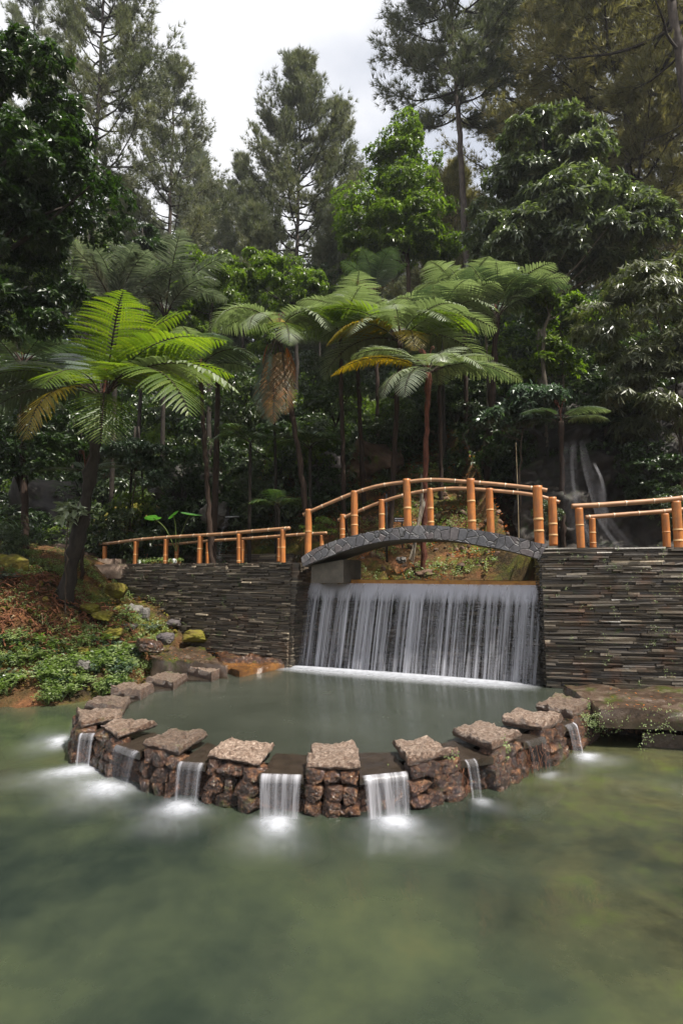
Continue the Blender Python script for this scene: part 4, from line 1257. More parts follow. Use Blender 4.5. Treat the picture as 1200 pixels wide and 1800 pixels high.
def fern_frond(parent, base, az, e0, e1, L, rng, mat, wid=.34, pairs=28, K=11, sag=.25, p=1.0, stipe=.16, name='frond', roll=0.0, bare=False):
    P, T = frond_curve(base, az, e0, e1, L, 48, p, rng.uniform(-14, 14))
    s = np.linspace(0, 1, 48)
    m = MB()
    t = stipe + (1 - stipe) * (np.arange(pairs) + .5) / pairs
    t = np.repeat(t, 2); side = np.tile([1.0, -1.0], pairs)
    p0 = np.stack([np.interp(t, s, P[:, i]) for i in range(3)], 1); tt = nrm(np.stack([np.interp(t, s, T[:, i]) for i in range(3)], 1))
    h = np.array([-math.sin(math.radians(az)), math.cos(math.radians(az)), 0.0])       # level sideways
    sd = nrm(np.cross(tt, np.cross(h, tt)))
    un = nrm(np.cross(tt, sd))
    flip = np.where(un[:, 2:3] * 1.0 < -1e9, -1, 1)
    q = (t - stipe) / (1 - stipe)
    ln = L * wid * np.clip(np.sin(np.pi * np.clip(q * .93 + .07, 0, 1) ** .72), 0, 1) ** .75 * (1 + .06 * rng.normal(size=len(t)))
    dirn = nrm(sd * side[:, None] + tt * (.30 + .35 * q)[:, None] + rng.normal(size=p0.shape) * .035)
    up = nrm(np.cross(tt, sd)); up = up * np.sign(up[:, 2:3] + 1e-6) if abs(e0) < 60 else up
    N = len(t)
    ks = np.linspace(0, 1, K + 1)
    # pinna spine points with sag
    sp = p0[:, None] + dirn[:, None] * (ln[:, None] * ks)[..., None] + np.array([0, 0, -1]) * (ln[:, None] * sag * ks ** 2)[..., None]
    pitch = L * (1 - stipe) / pairs
    wk = pitch * .58 * np.clip(1.05 - ks ** 2.6, .06, 1) * np.where(ks < .04, .5, 1)
    fw = tt                                   # pinnules lie along the rachis
    V = []; Q = []
    a = sp[:, :-1]; b = sp[:, 1:]
    dl = (b - a)
    for sg in (1, -1):
        w0 = wk[:-1][None, :, None] * rng.uniform(.85, 1.1, (N, K, 1)) * np.clip(ln / (L * wid), .35, 1)[:, None, None] ** .4
        v0 = a + dl * .04; v1 = a + dl * .93
        v2 = v1 + fw[:, None] * w0 * sg * .8 + dl * .42 - up[:, None] * w0 * .12
        v3 = v0 + fw[:, None] * w0 * sg + dl * .55 - up[:, None] * w0 * .12
        quad = np.stack([v0, v1, v2, v3], 2) if sg > 0 else np.stack([v0, v3, v2, v1], 2)
        V.append(quad.reshape(-1, 3))
    Vv = np.concatenate(V); nq = len(Vv) // 4
    at_ = np.tile(np.repeat(rng.uniform(.1, .9, N), K), 2)
    m.add(Vv, np.arange(nq * 4).reshape(-1, 4), None, np.clip(at_ + rng.normal(size=nq) * .08, 0, 1))
    o = m.build(name, mat, parent)
    ms = MB(); tube(ms, P[::3], np.linspace(.018, .004, len(P[::3])) * (L / 2.4) ** .5, 5, .5, caps=False)
    ms.build('stalk', MAT['fern_trunk'], o)
    return o

def tree_fern(label, crown, foot, fronds, seed, rt=(.10, .07), bark='fern_trunk', scale=1.0, curve=0.0, skirt=True, name='tree_fern', K=11):
    rng = np.random.default_rng(seed)
    crown = np.array(crown); foot = np.array(foot)
    foot = foot.copy(); foot[2] = min(foot[2], gzs(foot[0], foot[1])) - .15
    w = thing(name, label, 'tree fern', foot)
    mid = (crown * .5 + foot * .5) + np.array([curve, 0, 0])
    P = spline([foot, mid, crown], 26)
    P[1:-1] += rng.normal(size=(24, 3)) * .010
    R = np.linspace(rt[0], rt[1], 26) * (1 + .10 * rng.normal(size=26)); R[0] *= 1.35; R[-3:] *= 1.25
    m = MB(); tube(m, P, R, 10, .5, wob=.06, rng=rng)
    m.build('trunk', MAT[bark], w, True)
    for f in fronds:
        az, e0, e1, L, mt = f[:5]
        kw = f[5] if len(f) > 5 else {}
        fern_frond(w, crown + rng.normal(size=3) * .03, az, e0, e1, L * scale, rng, MAT[mt], K=K, **kw)
    # young coiled shoots
    m = MB()
    for k in range(4):
        az = rng.uniform(0, 360)
        Pc, _ = frond_curve(crown, az, 88, 70, .45 * scale, 10)
        c = Pc[-1]; a = math.radians(az); r = .05
        sp = [c + np.array([math.cos(a) * (r - r * math.cos(q) * (1 - q / 9)), math.sin(a) * (r - r * math.cos(q) * (1 - q / 9)), r * math.sin(q) * (1 - q / 9)]) for q in np.linspace(0, 6, 14)]
        tube(m, np.vstack([Pc, sp[1:]]), .012, 5, .5)
    m.build('coiled_shoot', MAT['fern_trunk_red'], w)
    return w

def ring_fronds(rng, n, L, mats, e0=(40, 65), e1=(-45, -15), a0=0, wid=.34, skip=()):
    out = []
    for k in range(n):
        az = a0 + k * 360 / n + rng.uniform(-12, 12)
        out.append((az, rng.uniform(*e0), rng.uniform(*e1), L * rng.uniform(.85, 1.12), mats[rng.integers(len(mats))], {'wid': wid}))
    return out

def palm_frond(parent, base, az, e0, e1, L, rng, mat, pairs=34, leaf=.42, w=.035, droop=.5, name='frond'):
    P, T = frond_curve(base, az, e0, e1, L, 30, 1.2, rng.uniform(-15, 15))
    s = np.linspace(0, 1, 30); m = MB()
    t = .16 + .84 * (np.arange(pairs) + .5) / pairs; t = np.repeat(t, 2); side = np.tile([1.0, -1.0], pairs)
    p0 = np.stack([np.interp(t, s, P[:, i]) for i in range(3)], 1); tt = nrm(np.stack([np.interp(t, s, T[:, i]) for i in range(3)], 1))
    h = np.array([-math.sin(math.radians(az)), math.cos(math.radians(az)), 0.0])
    q = (t - .16) / .84
    ln = leaf * L * np.clip(np.sin(np.pi * np.clip(q * .85 + .15, 0, 1)), .15, 1) ** .6
    d = nrm(h * side[:, None] + tt * .65 + rng.normal(size=p0.shape) * .06 + np.array([0, 0, -.12 * droop]))
    up = nrm(np.cross(tt, h[None].repeat(len(t), 0))); up = up * np.sign(up[:, 2:3] + 1e-6)
    # strap leaflets with droop in the template
    scatter(m, STRAP, p0, d, up, ln, w, rng.uniform(0, 1, len(t)))
    o = m.build(name, mat, parent)
    ms = MB(); tube(ms, P[::3], np.linspace(.02, .004, len(P[::3])) * (L / 2.2), 5, .5, caps=False); ms.build('stalk', MAT['fern_trunk'], o)

def palm(label, crown, foot, n, L, mat, seed, e0=(45, 80), e1=(-40, 10), rt=.06, name='palm', az=None, **kw):
    rng = np.random.default_rng(seed); crown = np.array(crown); foot = np.array(foot)
    foot[2] = min(foot[2], gzs(foot[0], foot[1])) - .1
    w = thing(name, label, 'palm', foot)
    m = MB(); tube(m, spline([foot, crown], 12), np.linspace(rt * 1.2, rt, 12), 9, .5); m.build('trunk', MAT['bark_dark'], w, True)
    for k in range(n):
        a = (az[0] + (az[1] - az[0]) * (k + .5) / n if az else k * 360 / n) + rng.uniform(-10, 10)
        palm_frond(w, crown, a, rng.uniform(*e0), rng.uniform(*e1), L * rng.uniform(.8, 1.1), rng, MAT[mat], **kw)
    return w

def crown_clumps(rng, c, rad, n, cr=(.22, .36), shell=(.35, .95), zbias=0.0):
    c = np.array(c); rad = np.array(rad); out = []
    for _ in range(n):
        d = nrm(rng.normal(size=3)); r = rng.uniform(*shell) ** .6
        if zbias: d[2] = d[2] * (1 - zbias) + zbias * abs(d[2])
        taper = 1.0
        p = c + d * rad * r
        out.append((p, rng.uniform(*cr) * float(np.mean(rad)) * np.array([1.15, 1.1, .72])))
    return out

def leafy(m, clumps, rng, per, leaf, n=6, mat=None, w=.4, droop=.35, tmpl=LEAF5, upbias=.35):
    for p, r in clumps:
        k = int(per * rng.uniform(.7, 1.3))
        d = nrm(rng.normal(size=(k, 3))); d[:, 2] = np.where(d[:, 2] < -.35, -d[:, 2] * .6, d[:, 2]); d = nrm(d)
        rr = rng.uniform(.45, 1.06, k) ** .5
        P = p + d * r * rr[:, None] * (1 + .18 * np.sin(d[:, 0:1] * 7 + p[0]) * np.cos(d[:, 1:2] * 6))
        o = nrm(d + np.array([0, 0, upbias]) + rng.normal(size=(k, 3)) * .3)
        clusters(m, P, o, rng, n, leaf, leaf * w, droop, tmpl, rnd=np.clip(rng.normal(size=k) * .1 + .2 + .15 * rng.random(), 0, .4), jit=leaf * .1)

def broad_tree(label, foot, fork, env, seed, mat, per=70, leaf=.16, n=6, nclump=26, w=.4, droop=.35, trunk=(.14, .07), bark='bark', name='broadleaf_tree', cat='tree', cr=(.22, .36), limbs=12, group=None, extra=None, tmpl=LEAF5, shell=(.35, .95), zb=0.0):
    rng = np.random.default_rng(seed)
    foot = np.array(foot, float); foot[2] = min(foot[2], gzs(foot[0], foot[1])) - .2
    t = thing(name, label, cat, foot, group)
    cl = []
    for c, rad, k in env:
        cl += crown_clumps(rng, c, rad, k, cr, shell, zb)
    if extra: cl += extra
    m = MB(); leafy(m, cl, rng, per, leaf, n, None, w, droop, tmpl)
    m.build('crown', MAT[mat], t)
    m = MB()
    top = np.array(env[0][0]) + np.array([0, 0, env[0][1][2] * .5])
    P = spline([foot, np.array(fork), top], 24); P[1:-1] += rng.normal(size=(22, 3)) * .02
    tube(m, P, np.linspace(trunk[0], trunk[1] * .5, 24), 9, .5, wob=.04, rng=rng)
    m.build('trunk', MAT[bark], t, True)
    m = MB()
    for i in rng.permutation(len(cl))[:limbs]:
        p, r = cl[i]
        k = np.clip(np.searchsorted(P[:, 2], p[2] - np.linalg.norm((p - np.array(fork))[:2]) * .7), 5, 21)
        a = P[k]; mid = (a + p) / 2 + np.array([0, 0, -.08 * np.linalg.norm(p - a)])
        tube(m, spline([a, mid, p], 9), np.linspace(trunk[1] * .55, trunk[1] * .12, 9), 6, .5, caps=False)
    m.build('limbs', MAT[bark], t, True)
    return t

NEED = None
def needles(m, pos, ax, rng, n=9, L=.26, w=.018, spread=.9, rnd=.5):
    N = len(pos)
    P = np.repeat(pos, n, 0); A = np.repeat(nrm(ax), n, 0)
    d = nrm(A + rng.normal(size=P.shape) * spread * .55 + np.array([0, 0, .12]))
    up = nrm(rng.normal(size=P.shape))
    l = L * rng.uniform(.7, 1.15, N * n)
    X = nrm(np.cross(d, up)) * (w / 2)
    V = np.stack([P - X, P + X, P + d * l[:, None]], 1).reshape(-1, 3)
    T = np.arange(N * n * 3).reshape(-1, 3)
    m.add(V, None, T, np.clip(np.repeat(np.broadcast_to(rnd, (N,)), n) + rng.normal(size=N * n) * .12, 0, 1))

def pine(label, foot, top, R, seed, c0=.35, mat='pine', nb=64, sub=9, tufts=4, prof=.8, L=.40, w=.030, trunk=.20, lean=0.0, name='pine_tree', sparse=0.0, group=None, dead=6, low=.55, npt=16):
    rng = np.random.default_rng(seed)
    foot = np.array(foot, float); top = np.array(top, float)
    foot[2] = min(foot[2], gzs(foot[0], foot[1])) - .3
    t = thing(name, label, 'pine tree', foot, group)
    H = top[2] - foot[2]
    P = spline([foot, foot + (top - foot) * .5 + np.array([lean, 0, 0]), top], 40); P[2:-1] += rng.normal(size=(37, 3)) * .03
    m = MB(); tube(m, P, trunk * (1 - .9 * np.linspace(0, 1, 40) ** 1.2), 9, .5, caps=False); m.build('trunk', MAT['bark_pine'], t, True)
    mb = MB(); mc = MB()
    A = []; AX = []; RN = []
    for k in range(nb):
        f = ((k + rng.random()) / nb) ** .9
        hh = c0 + (1 - c0) * f
        s = hh * 39; i = min(int(s), 38); o = P[i] + (P[i + 1] - P[i]) * (s - i)
        rad = 1.12 * R * ((1 - f) ** prof * (1 - .45 * (1 - f) ** 6 * low) + .06) * rng.uniform(.55, 1.15)
        if f < .12: rad *= rng.uniform(.6, 1)
        az = k * 2.39996 + rng.normal() * .4
        e = math.radians(8 + 45 * f + rng.normal() * 9)
        d = np.array([math.cos(az) * math.cos(e), math.sin(az) * math.cos(e), math.sin(e)])
        q = np.linspace(0, 1, 8)
        bp = o + d * rad * q[:, None] + np.array([0, 0, 1]) * (rad * (.22 * q ** 2.2 - .10 * np.sin(np.pi * q)))[:, None] + np.cumsum(rng.normal(size=(8, 3)) * rad * .012, 0)
        tube(mb, bp, np.linspace(.018 + rad * .013, .008, 8), 5, .5, caps=False)
        if rng.random() < sparse: continue
        ns = max(5, int(2.0 * sub * (.5 + .7 * rad / R)))
        tone = rng.uniform(.15, .75)
        for j in range(ns):
            u = rng.uniform(.28, 1.0) ** .8
            b = np.array([np.interp(u, q, bp[:, c]) for c in range(3)])
            sd = nrm(np.cross(d, [0, 0, 1.0])) * rng.choice([-1, 1])
            dd = nrm(d * rng.uniform(.4, 1) + sd * rng.uniform(.1, 1) + np.array([0, 0, rng.uniform(-.1, .6)]))
            l2 = rad * rng.uniform(.16, .40) * (1.15 - .5 * u) + .25
            e2 = b + dd * l2
            tube(mb, np.array([b, (b + e2) / 2 - np.array([0, 0, .04 * l2]), e2]), np.array([.011, .008, .005]), 3, .5, caps=False)
            for g in range(tufts):
                v = (g + 1) / tufts
                A.append(b + (e2 - b) * v + rng.normal(size=3) * .10); AX.append(dd + np.array([0, 0, .3]) + rng.normal(size=3) * .3); RN.append(tone + rng.normal() * .12)
    for k in range(dead):
        f = rng.uniform(.07, max(c0, .09)); i = int(f * 39); az = rng.uniform(0, 6.28); l = R * rng.uniform(.25, .6)
        d = np.array([math.cos(az), math.sin(az), rng.uniform(-.1, .5)])
        tube(mb, spline([P[i], P[i] + d * l * .5 - np.array([0, 0, .08 * l]), P[i] + d * l], 7), np.linspace(.03, .006, 7), 4, .5, caps=False)
    mb.build('branches', MAT['bark_dark'], t)
    needles(mc, np.array(A), np.array(AX), rng, npt, L, w, 1.0, np.clip(np.array(RN), 0, 1))
    mc.build('crown', MAT[mat], t)
    return t

# ------------------------------------------------------------------ pines
def pine_px(label, px, topy, Y, Rpx, seed, tpx=None, **kw):
    top = at(tpx if tpx is not None else px, topy, Y); b = at(px, 700, Y)
    foot = np.array([b[0], Y, gzs(b[0], Y)])
    return pine(label, foot, top, Rpx / 1000 * Y * 1.02, seed, **kw)
PB = dict(group='pines closing the valley behind')
pine_px('broad bushy pine standing alone against the sky in the middle', 515, 112, 38, 122, 1, tpx=530, c0=.26, nb=110, sub=12, prof=.60, tufts=5, **PB)
pine_px('airy open pine with clear sky between its branches, left of the middle pine', 288, 118, 36, 108, 2, tpx=308, c0=.36, nb=66, sub=9, prof=.62, **PB)
pine_px('tall dense pine at the upper left, cut by the top border', 150, -170, 30, 125, 3, tpx=190, c0=.42, nb=84, sub=12, prof=.45, **PB)
pine_px('small low pine between the open pine and the middle pine', 425, 282, 44, 80, 4, c0=.25, nb=70, sub=11, **PB)
pine_px('distant pine at the right shoulder of the middle pine', 600, 188, 46, 62, 5, c0=.3, nb=60, sub=10, prof=.6, **PB)
pine_px('tall straight pine with bare lower trunk right of the sky gap', 835, -260, 27, 128, 6, tpx=775, c0=.46, nb=100, sub=13, prof=.42, dead=10, **PB)
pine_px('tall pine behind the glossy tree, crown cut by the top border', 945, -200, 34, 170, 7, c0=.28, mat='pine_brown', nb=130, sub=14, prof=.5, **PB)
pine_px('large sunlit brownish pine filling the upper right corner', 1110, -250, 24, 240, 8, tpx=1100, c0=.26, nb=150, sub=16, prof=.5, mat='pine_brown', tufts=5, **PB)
pine_px('slim distant pine near the left border', 60, -60, 40, 95, 9, c0=.25, nb=70, sub=11, prof=.55, **PB)
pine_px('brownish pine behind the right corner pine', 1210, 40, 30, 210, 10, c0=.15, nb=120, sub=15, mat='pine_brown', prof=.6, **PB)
pine_px('small distant pine low behind the open pine', 385, 330, 48, 75, 11, c0=.15, nb=60, sub=11, **PB)
pine_px('small dark pine low at the left behind the grey palms', 215, 330, 40, 95, 12, c0=.15, nb=70, sub=12, **PB)
pine_px('pine low behind the bright green tree', 680, 330, 50, 90, 13, c0=.12, nb=70, sub=12, **PB)
pine_px('low rounded pine under the middle pine at its left', 450, 372, 34, 90, 14, c0=.1, nb=60, sub=12, **PB)
pine_px('low rounded pine under the middle pine at its right', 585, 380, 34, 80, 15, c0=.1, nb=60, sub=12, **PB)
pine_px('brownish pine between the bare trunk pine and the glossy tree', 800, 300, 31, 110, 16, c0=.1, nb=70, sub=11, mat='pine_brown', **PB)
# the near leaning trunk at the top right corner
pine('thick dark leaning pine trunk at the top right corner with branches reaching in', np.array([*at(1300, 700, 19)[:2], 6]), at(1110, -420, 19), 5.0, 17, c0=.52, nb=40, sub=8, mat='pine_brown', trunk=.30, **PB)

rgp = np.random.default_rng(5)
src = [o for o in scene.objects if o.get('category') == 'pine tree']
def copy_thing(o, loc, rz, sc, label, group):
    r = o.copy(); COL.objects.link(r); r.location = loc; r.rotation_euler = (0, 0, rz); r.scale = (sc, sc, sc)
    r['label'] = label; r['group'] = group
    for ch in list(o.children):
        c = ch.copy(); COL.objects.link(c); c.parent = r
        for g in ch.children:
            d = g.copy(); COL.objects.link(d); d.parent = c
    return r
for i, px in enumerate(np.linspace(-80, 1320, 22)):
    Y = rgp.uniform(50, 74); x = (px - 600 + rgp.normal() * 12) / 1000 * Y
    if 340 < px < 760: want = rgp.uniform(400, 470)
    else: want = rgp.uniform(200, 400)
    o = src[[0, 3, 10, 11, 12, 13, 14][i % 7]]
    z = gzs(x, Y); H = at(px, want, Y)[2] - z
    mz = max((ch.dimensions.z or 1) for ch in o.children)
    me = [ch for ch in o.children if ch.name.startswith('crown')][0].data
    zz = np.empty(len(me.vertices) * 3, np.float32); me.vertices.foreach_get('co', zz); h0 = float(zz[2::3].max())
    copy_thing(o, (x, Y, z - .5), rgp.uniform(0, 6.28), max(.4, H / h0), 'small far pine ' + ('behind the open pine at the left' if px < 400 else 'under the middle pine' if px < 660 else 'behind the glossy tree at the right'), 'far pines in the back row ' + ('left' if px < 400 else 'middle' if px < 660 else 'right'))
# ------------------------------------------------------------------ broadleaf trees
D = 22.0
broad_tree('bright green conical broadleaf tree with a thin straight trunk in the middle', at(722, 700, D), at(716, 480, D),
    [(at(705, 285, D), (1.35, 1.2, 1.8), 26), (at(692, 390, D), (2.1, 1.9, 2.0), 52), (at(640, 450, D), (1.1, 1.4, 1.4), 16), (at(765, 430, D), (1.1, 1.2, 1.6), 16)], 21, 'green_leaf', 80, .16, 6, trunk=(.14, .08), cr=(.24, .38))
D = 17.5
broad_tree('large glossy leaved tree with white glints, right of the bright green tree', at(958, 740, D), at(948, 560, D),
    [(at(955, 285, D), (1.9, 1.7, 1.6), 46), (at(1000, 400, D), (2.7, 2.0, 1.9), 74), (at(895, 440, D), (1.5, 1.5, 2.0), 30), (at(1110, 410, D), (1.3, 1.2, 1.3), 22)], 22, 'gloss_leaf', 50, .25, 7, w=.34, droop=.6, trunk=(.17, .10), bark='bark_pale', cr=(.18, .30))
D = 9.5
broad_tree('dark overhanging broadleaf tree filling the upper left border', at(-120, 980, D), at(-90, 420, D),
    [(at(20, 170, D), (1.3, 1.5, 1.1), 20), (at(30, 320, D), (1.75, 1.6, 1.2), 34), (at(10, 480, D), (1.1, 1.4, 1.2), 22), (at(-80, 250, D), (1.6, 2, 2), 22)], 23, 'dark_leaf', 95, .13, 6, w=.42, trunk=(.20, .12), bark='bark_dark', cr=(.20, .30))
D = 20.0
broad_tree('dark green rounded tree with orange tinged leaves behind the centre left fern', at(370, 720, D), at(370, 560, D), [(at(375, 500, D), (1.5, 1.4, 1.15), 26), (at(340, 560, D), (1.2, 1.2, 1.0), 10)], 24, 'green_leaf', 70, .15, 6, bark='bark_dark', trunk=(.10, .06))
broad_tree('dark green rounded tree between the left ferns and the bright tree', at(520, 720, D + 1), at(520, 560, D + 1), [(at(500, 505, D + 1), (1.7, 1.4, 1.0), 26), (at(450, 470, D + 1), (.9, 1, .7), 10)], 25, 'green_leaf', 70, .15, 6, bark='bark_dark', trunk=(.10, .06))
broad_tree('small dark broadleaf tree above the grey palms', at(250, 640, 21), at(250, 520, 21), [(at(250, 420, 21), (.9, 1, .9), 14)], 26, 'dark_leaf', 60, .15, 6, bark='bark_dark', trunk=(.08, .05))
D = 13.5
broad_tree('tall drooping bamboo like shrub with narrow leaves at the right border', at(1190, 900, D), at(1190, 700, D),
    [(at(1140, 560, D), (1.7, 1.2, 1.5), 40), (at(1170, 690, D), (1.7, 1.2, 1.2), 30), (at(1240, 480, D), (1.2, 1.2, 1.0), 16)], 27, 'bamboo_leaf', 46, .24, 8, w=.16, droop=1.1, trunk=(.05, .03), cr=(.20, .32), name='bamboo_clump', cat='bamboo', tmpl=LEAFQ)
broad_tree('leafy small tree with light green tips left of the drooping shrub', at(1000, 850, 15.5), at(990, 700, 15.5), [(at(985, 560, 15.5), (.85, .9, .8), 14), (at(960, 650, 15.5), (.9, .9, .8), 12)], 28, 'green_leaf', 50, .17, 6, trunk=(.05, .03), bark='bark_pale')
broad_tree('glossy shrub with long leaflets left of the tall thin waterfall', at(915, 870, 13.6), at(915, 790, 13.6), [(at(935, 710, 13.6), (.95, .7, .5), 22), (at(870, 740, 13.6), (.4, .5, .3), 6)], 29, 'cool_leaf', 42, .16, 7, w=.36, droop=.6, trunk=(.03, .02), name='shrub', cat='shrub')
D = 14.6
broad_tree('small bushy tree with whitish glossy leaves under the big left fern', at(230, 960, D + .4), at(232, 900, D + .3), [(at(240, 800, D), (.80, .75, .36), 26), (at(280, 838, D), (.4, .5, .26), 8)], 30, 'cool_leaf', 42, .13, 6, w=.44, droop=.75, trunk=(.028, .02), name='shrub', cat='shrub')
broad_tree('mottled trunk slender tree behind the dark fern at the right', at(958, 760, 14.8), at(955, 620, 14.8), [(at(975, 530, 14.8), (.7, .7, .35), 8)], 31, 'green_leaf', 45, .16, 6, trunk=(.075, .055), bark='bark_pale')

# canopy behind: copies of the middle trees
CANL = ['at the left border behind the overhanging dark tree', 'behind the overhanging dark tree near the left border', 'behind the left grey feather palm', 'behind the right grey feather palm', 'between the grey palms and the middle pine', 'under the middle pine',
 'left of the bright green conical tree', 'low between the hanging skirt fern and the bright green tree', 'between the bright green tree and the glossy tree', 'behind the left side of the glossy tree', 'under the bright green tree', 'behind the middle of the glossy tree',
 'behind the right side of the glossy tree', 'above the drooping bamboo at the right border', 'behind the drooping bamboo at the right border', 'behind the hanging fern skirt', 'behind the half hidden grey green fern', 'behind the big left fern', 'behind the dark palm at the left border']
bt_src = [o for o in scene.objects if o.get('category') == 'tree' and ('rounded tree' in o['label'] or 'small dark broadleaf' in o['label'])]
for i, (px, topy, Y) in enumerate([(-20, 380, 27), (90, 430, 29), (170, 470, 26), (300, 455, 30), (420, 470, 31), (560, 462, 29), (640, 420, 33), (600, 520, 25), (790, 470, 28), (860, 440, 31), (740, 520, 25), (1000, 460, 26), (1110, 500, 24), (1220, 460, 27), (1180, 560, 20), (460, 560, 23.5), (350, 560, 24), (120, 560, 20), (20, 540, 21)]):
    o = bt_src[i % len(bt_src)]
    me = [ch for ch in o.children if ch.name.startswith('crown')][0].data
    zz = np.empty(len(me.vertices) * 3, np.float32); me.vertices.foreach_get('co', zz); h0 = float(zz[2::3].max())
    x = (px - 600) / 1000 * Y; z = gzs(x, Y); H = at(px, topy, Y)[2] - z
    copy_thing(o, (x, Y, z - .3), rgp.uniform(0, 6.28), max(.5, H / h0), 'dark rounded tree ' + CANL[i], 'dark trees of the middle canopy')
# thin dark stems standing in the undergrowth
for i, (px, y0, y1, Y, r, b, lab) in enumerate([(487, 800, 905, 14.5, .05, 'bark_dark', 'thin dark twin trunk under the hanging brown fronds'), (375, 780, 890, 14.0, .10, 'fern_trunk', 'forked dark trunk left of the small back spout'),
    (912, 898, 1010, 12.6, .010, 'straw', 'thin pale bare stem right of the bridge posts'), (842, 660, 770, 15.5, .05, 'bark_pale', 'leaning pale stem under the right ferns'), (785, 640, 900, 16, .06, 'bark_dark', 'dark bare trunk right of the red fern trunk'),
    (230, 870, 950, 15.4, .05, 'bark_dark', 'slim dark trunk in front of the mossy boulder'), (250, 870, 950, 15.5, .035, 'bark_dark', 'thinner slim trunk beside the mossy boulder')]):
    f = at(px, y1, Y); f[2] = min(f[2], gzs(f[0], f[1])) - .1
    t = at(px + (8 if i % 2 else -6), y0 - 120, Y + .2)
    m = MB(); rg = np.random.default_rng(i); P = spline([f, (f + t) / 2 + np.array([rg.normal() * .08, 0, 0]), t], 16)
    tube(m, P, np.linspace(r, r * .6, 16), 8, .5, wob=.05, rng=rg)
    tag(m.build('bare_stem', MAT[b], None, True, origin=f), lab, 'stem')

# ------------------------------------------------------------------ tree ferns
Y = 10.6
tree_fern('big tree fern with backlit lime fronds on a thick dark trunk at the left', at(182, 700, Y), at(112, 1040, 11.2),
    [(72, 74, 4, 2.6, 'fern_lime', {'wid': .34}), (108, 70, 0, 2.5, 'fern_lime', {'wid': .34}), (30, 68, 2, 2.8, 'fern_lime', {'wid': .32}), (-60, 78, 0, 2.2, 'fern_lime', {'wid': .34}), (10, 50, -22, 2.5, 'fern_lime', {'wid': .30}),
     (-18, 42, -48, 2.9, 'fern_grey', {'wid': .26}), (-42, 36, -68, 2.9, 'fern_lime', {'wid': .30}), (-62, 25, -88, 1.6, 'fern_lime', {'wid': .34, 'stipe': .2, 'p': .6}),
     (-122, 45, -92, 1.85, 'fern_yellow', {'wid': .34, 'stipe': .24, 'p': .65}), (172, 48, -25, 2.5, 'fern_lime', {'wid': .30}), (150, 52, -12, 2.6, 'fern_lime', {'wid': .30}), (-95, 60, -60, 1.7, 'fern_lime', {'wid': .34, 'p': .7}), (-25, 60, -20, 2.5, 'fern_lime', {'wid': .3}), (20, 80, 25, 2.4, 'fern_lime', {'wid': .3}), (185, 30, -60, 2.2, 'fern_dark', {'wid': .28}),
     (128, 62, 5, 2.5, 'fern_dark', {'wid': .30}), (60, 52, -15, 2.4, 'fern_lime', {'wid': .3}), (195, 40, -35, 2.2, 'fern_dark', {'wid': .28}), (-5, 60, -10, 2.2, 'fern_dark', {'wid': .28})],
    101, (.165, .085), 'bark_dark', curve=.05, K=13, scale=1.1)
rg = np.random.default_rng(77)
Y = 13.6
hang = lambda az, L, mt: (az, 10, -170, L, mt, {'wid': .17, 'p': .35, 'pairs': 34, 'sag': .7})
tree_fern('tree fern with a long hanging skirt of brown and orange fronds, centre left', at(489, 585, Y), at(548, 895, Y - .4),
    [(178, 62, -62, 1.9, 'fern_grey', {'wid': .32}), (205, 55, -70, 1.8, 'fern_grey', {'wid': .30}), (150, 55, -35, 1.7, 'fern_grey'), (-8, 60, -60, 1.5, 'fern_grey', {'wid': .4}), (-35, 55, -78, 1.7, 'fern_grey', {'wid': .36}),
     (40, 55, -35, 1.7, 'fern_lime'), (-70, 20, -85, 1.5, 'fern_lime', {'wid': .3}), (95, 70, -20, 1.4, 'fern_yellow', {'wid': .24}), (-120, 40, -80, 1.4, 'fern_grey')],
    102, (.075, .06), 'fern_trunk', curve=.10, scale=1.15)
f = COL.objects
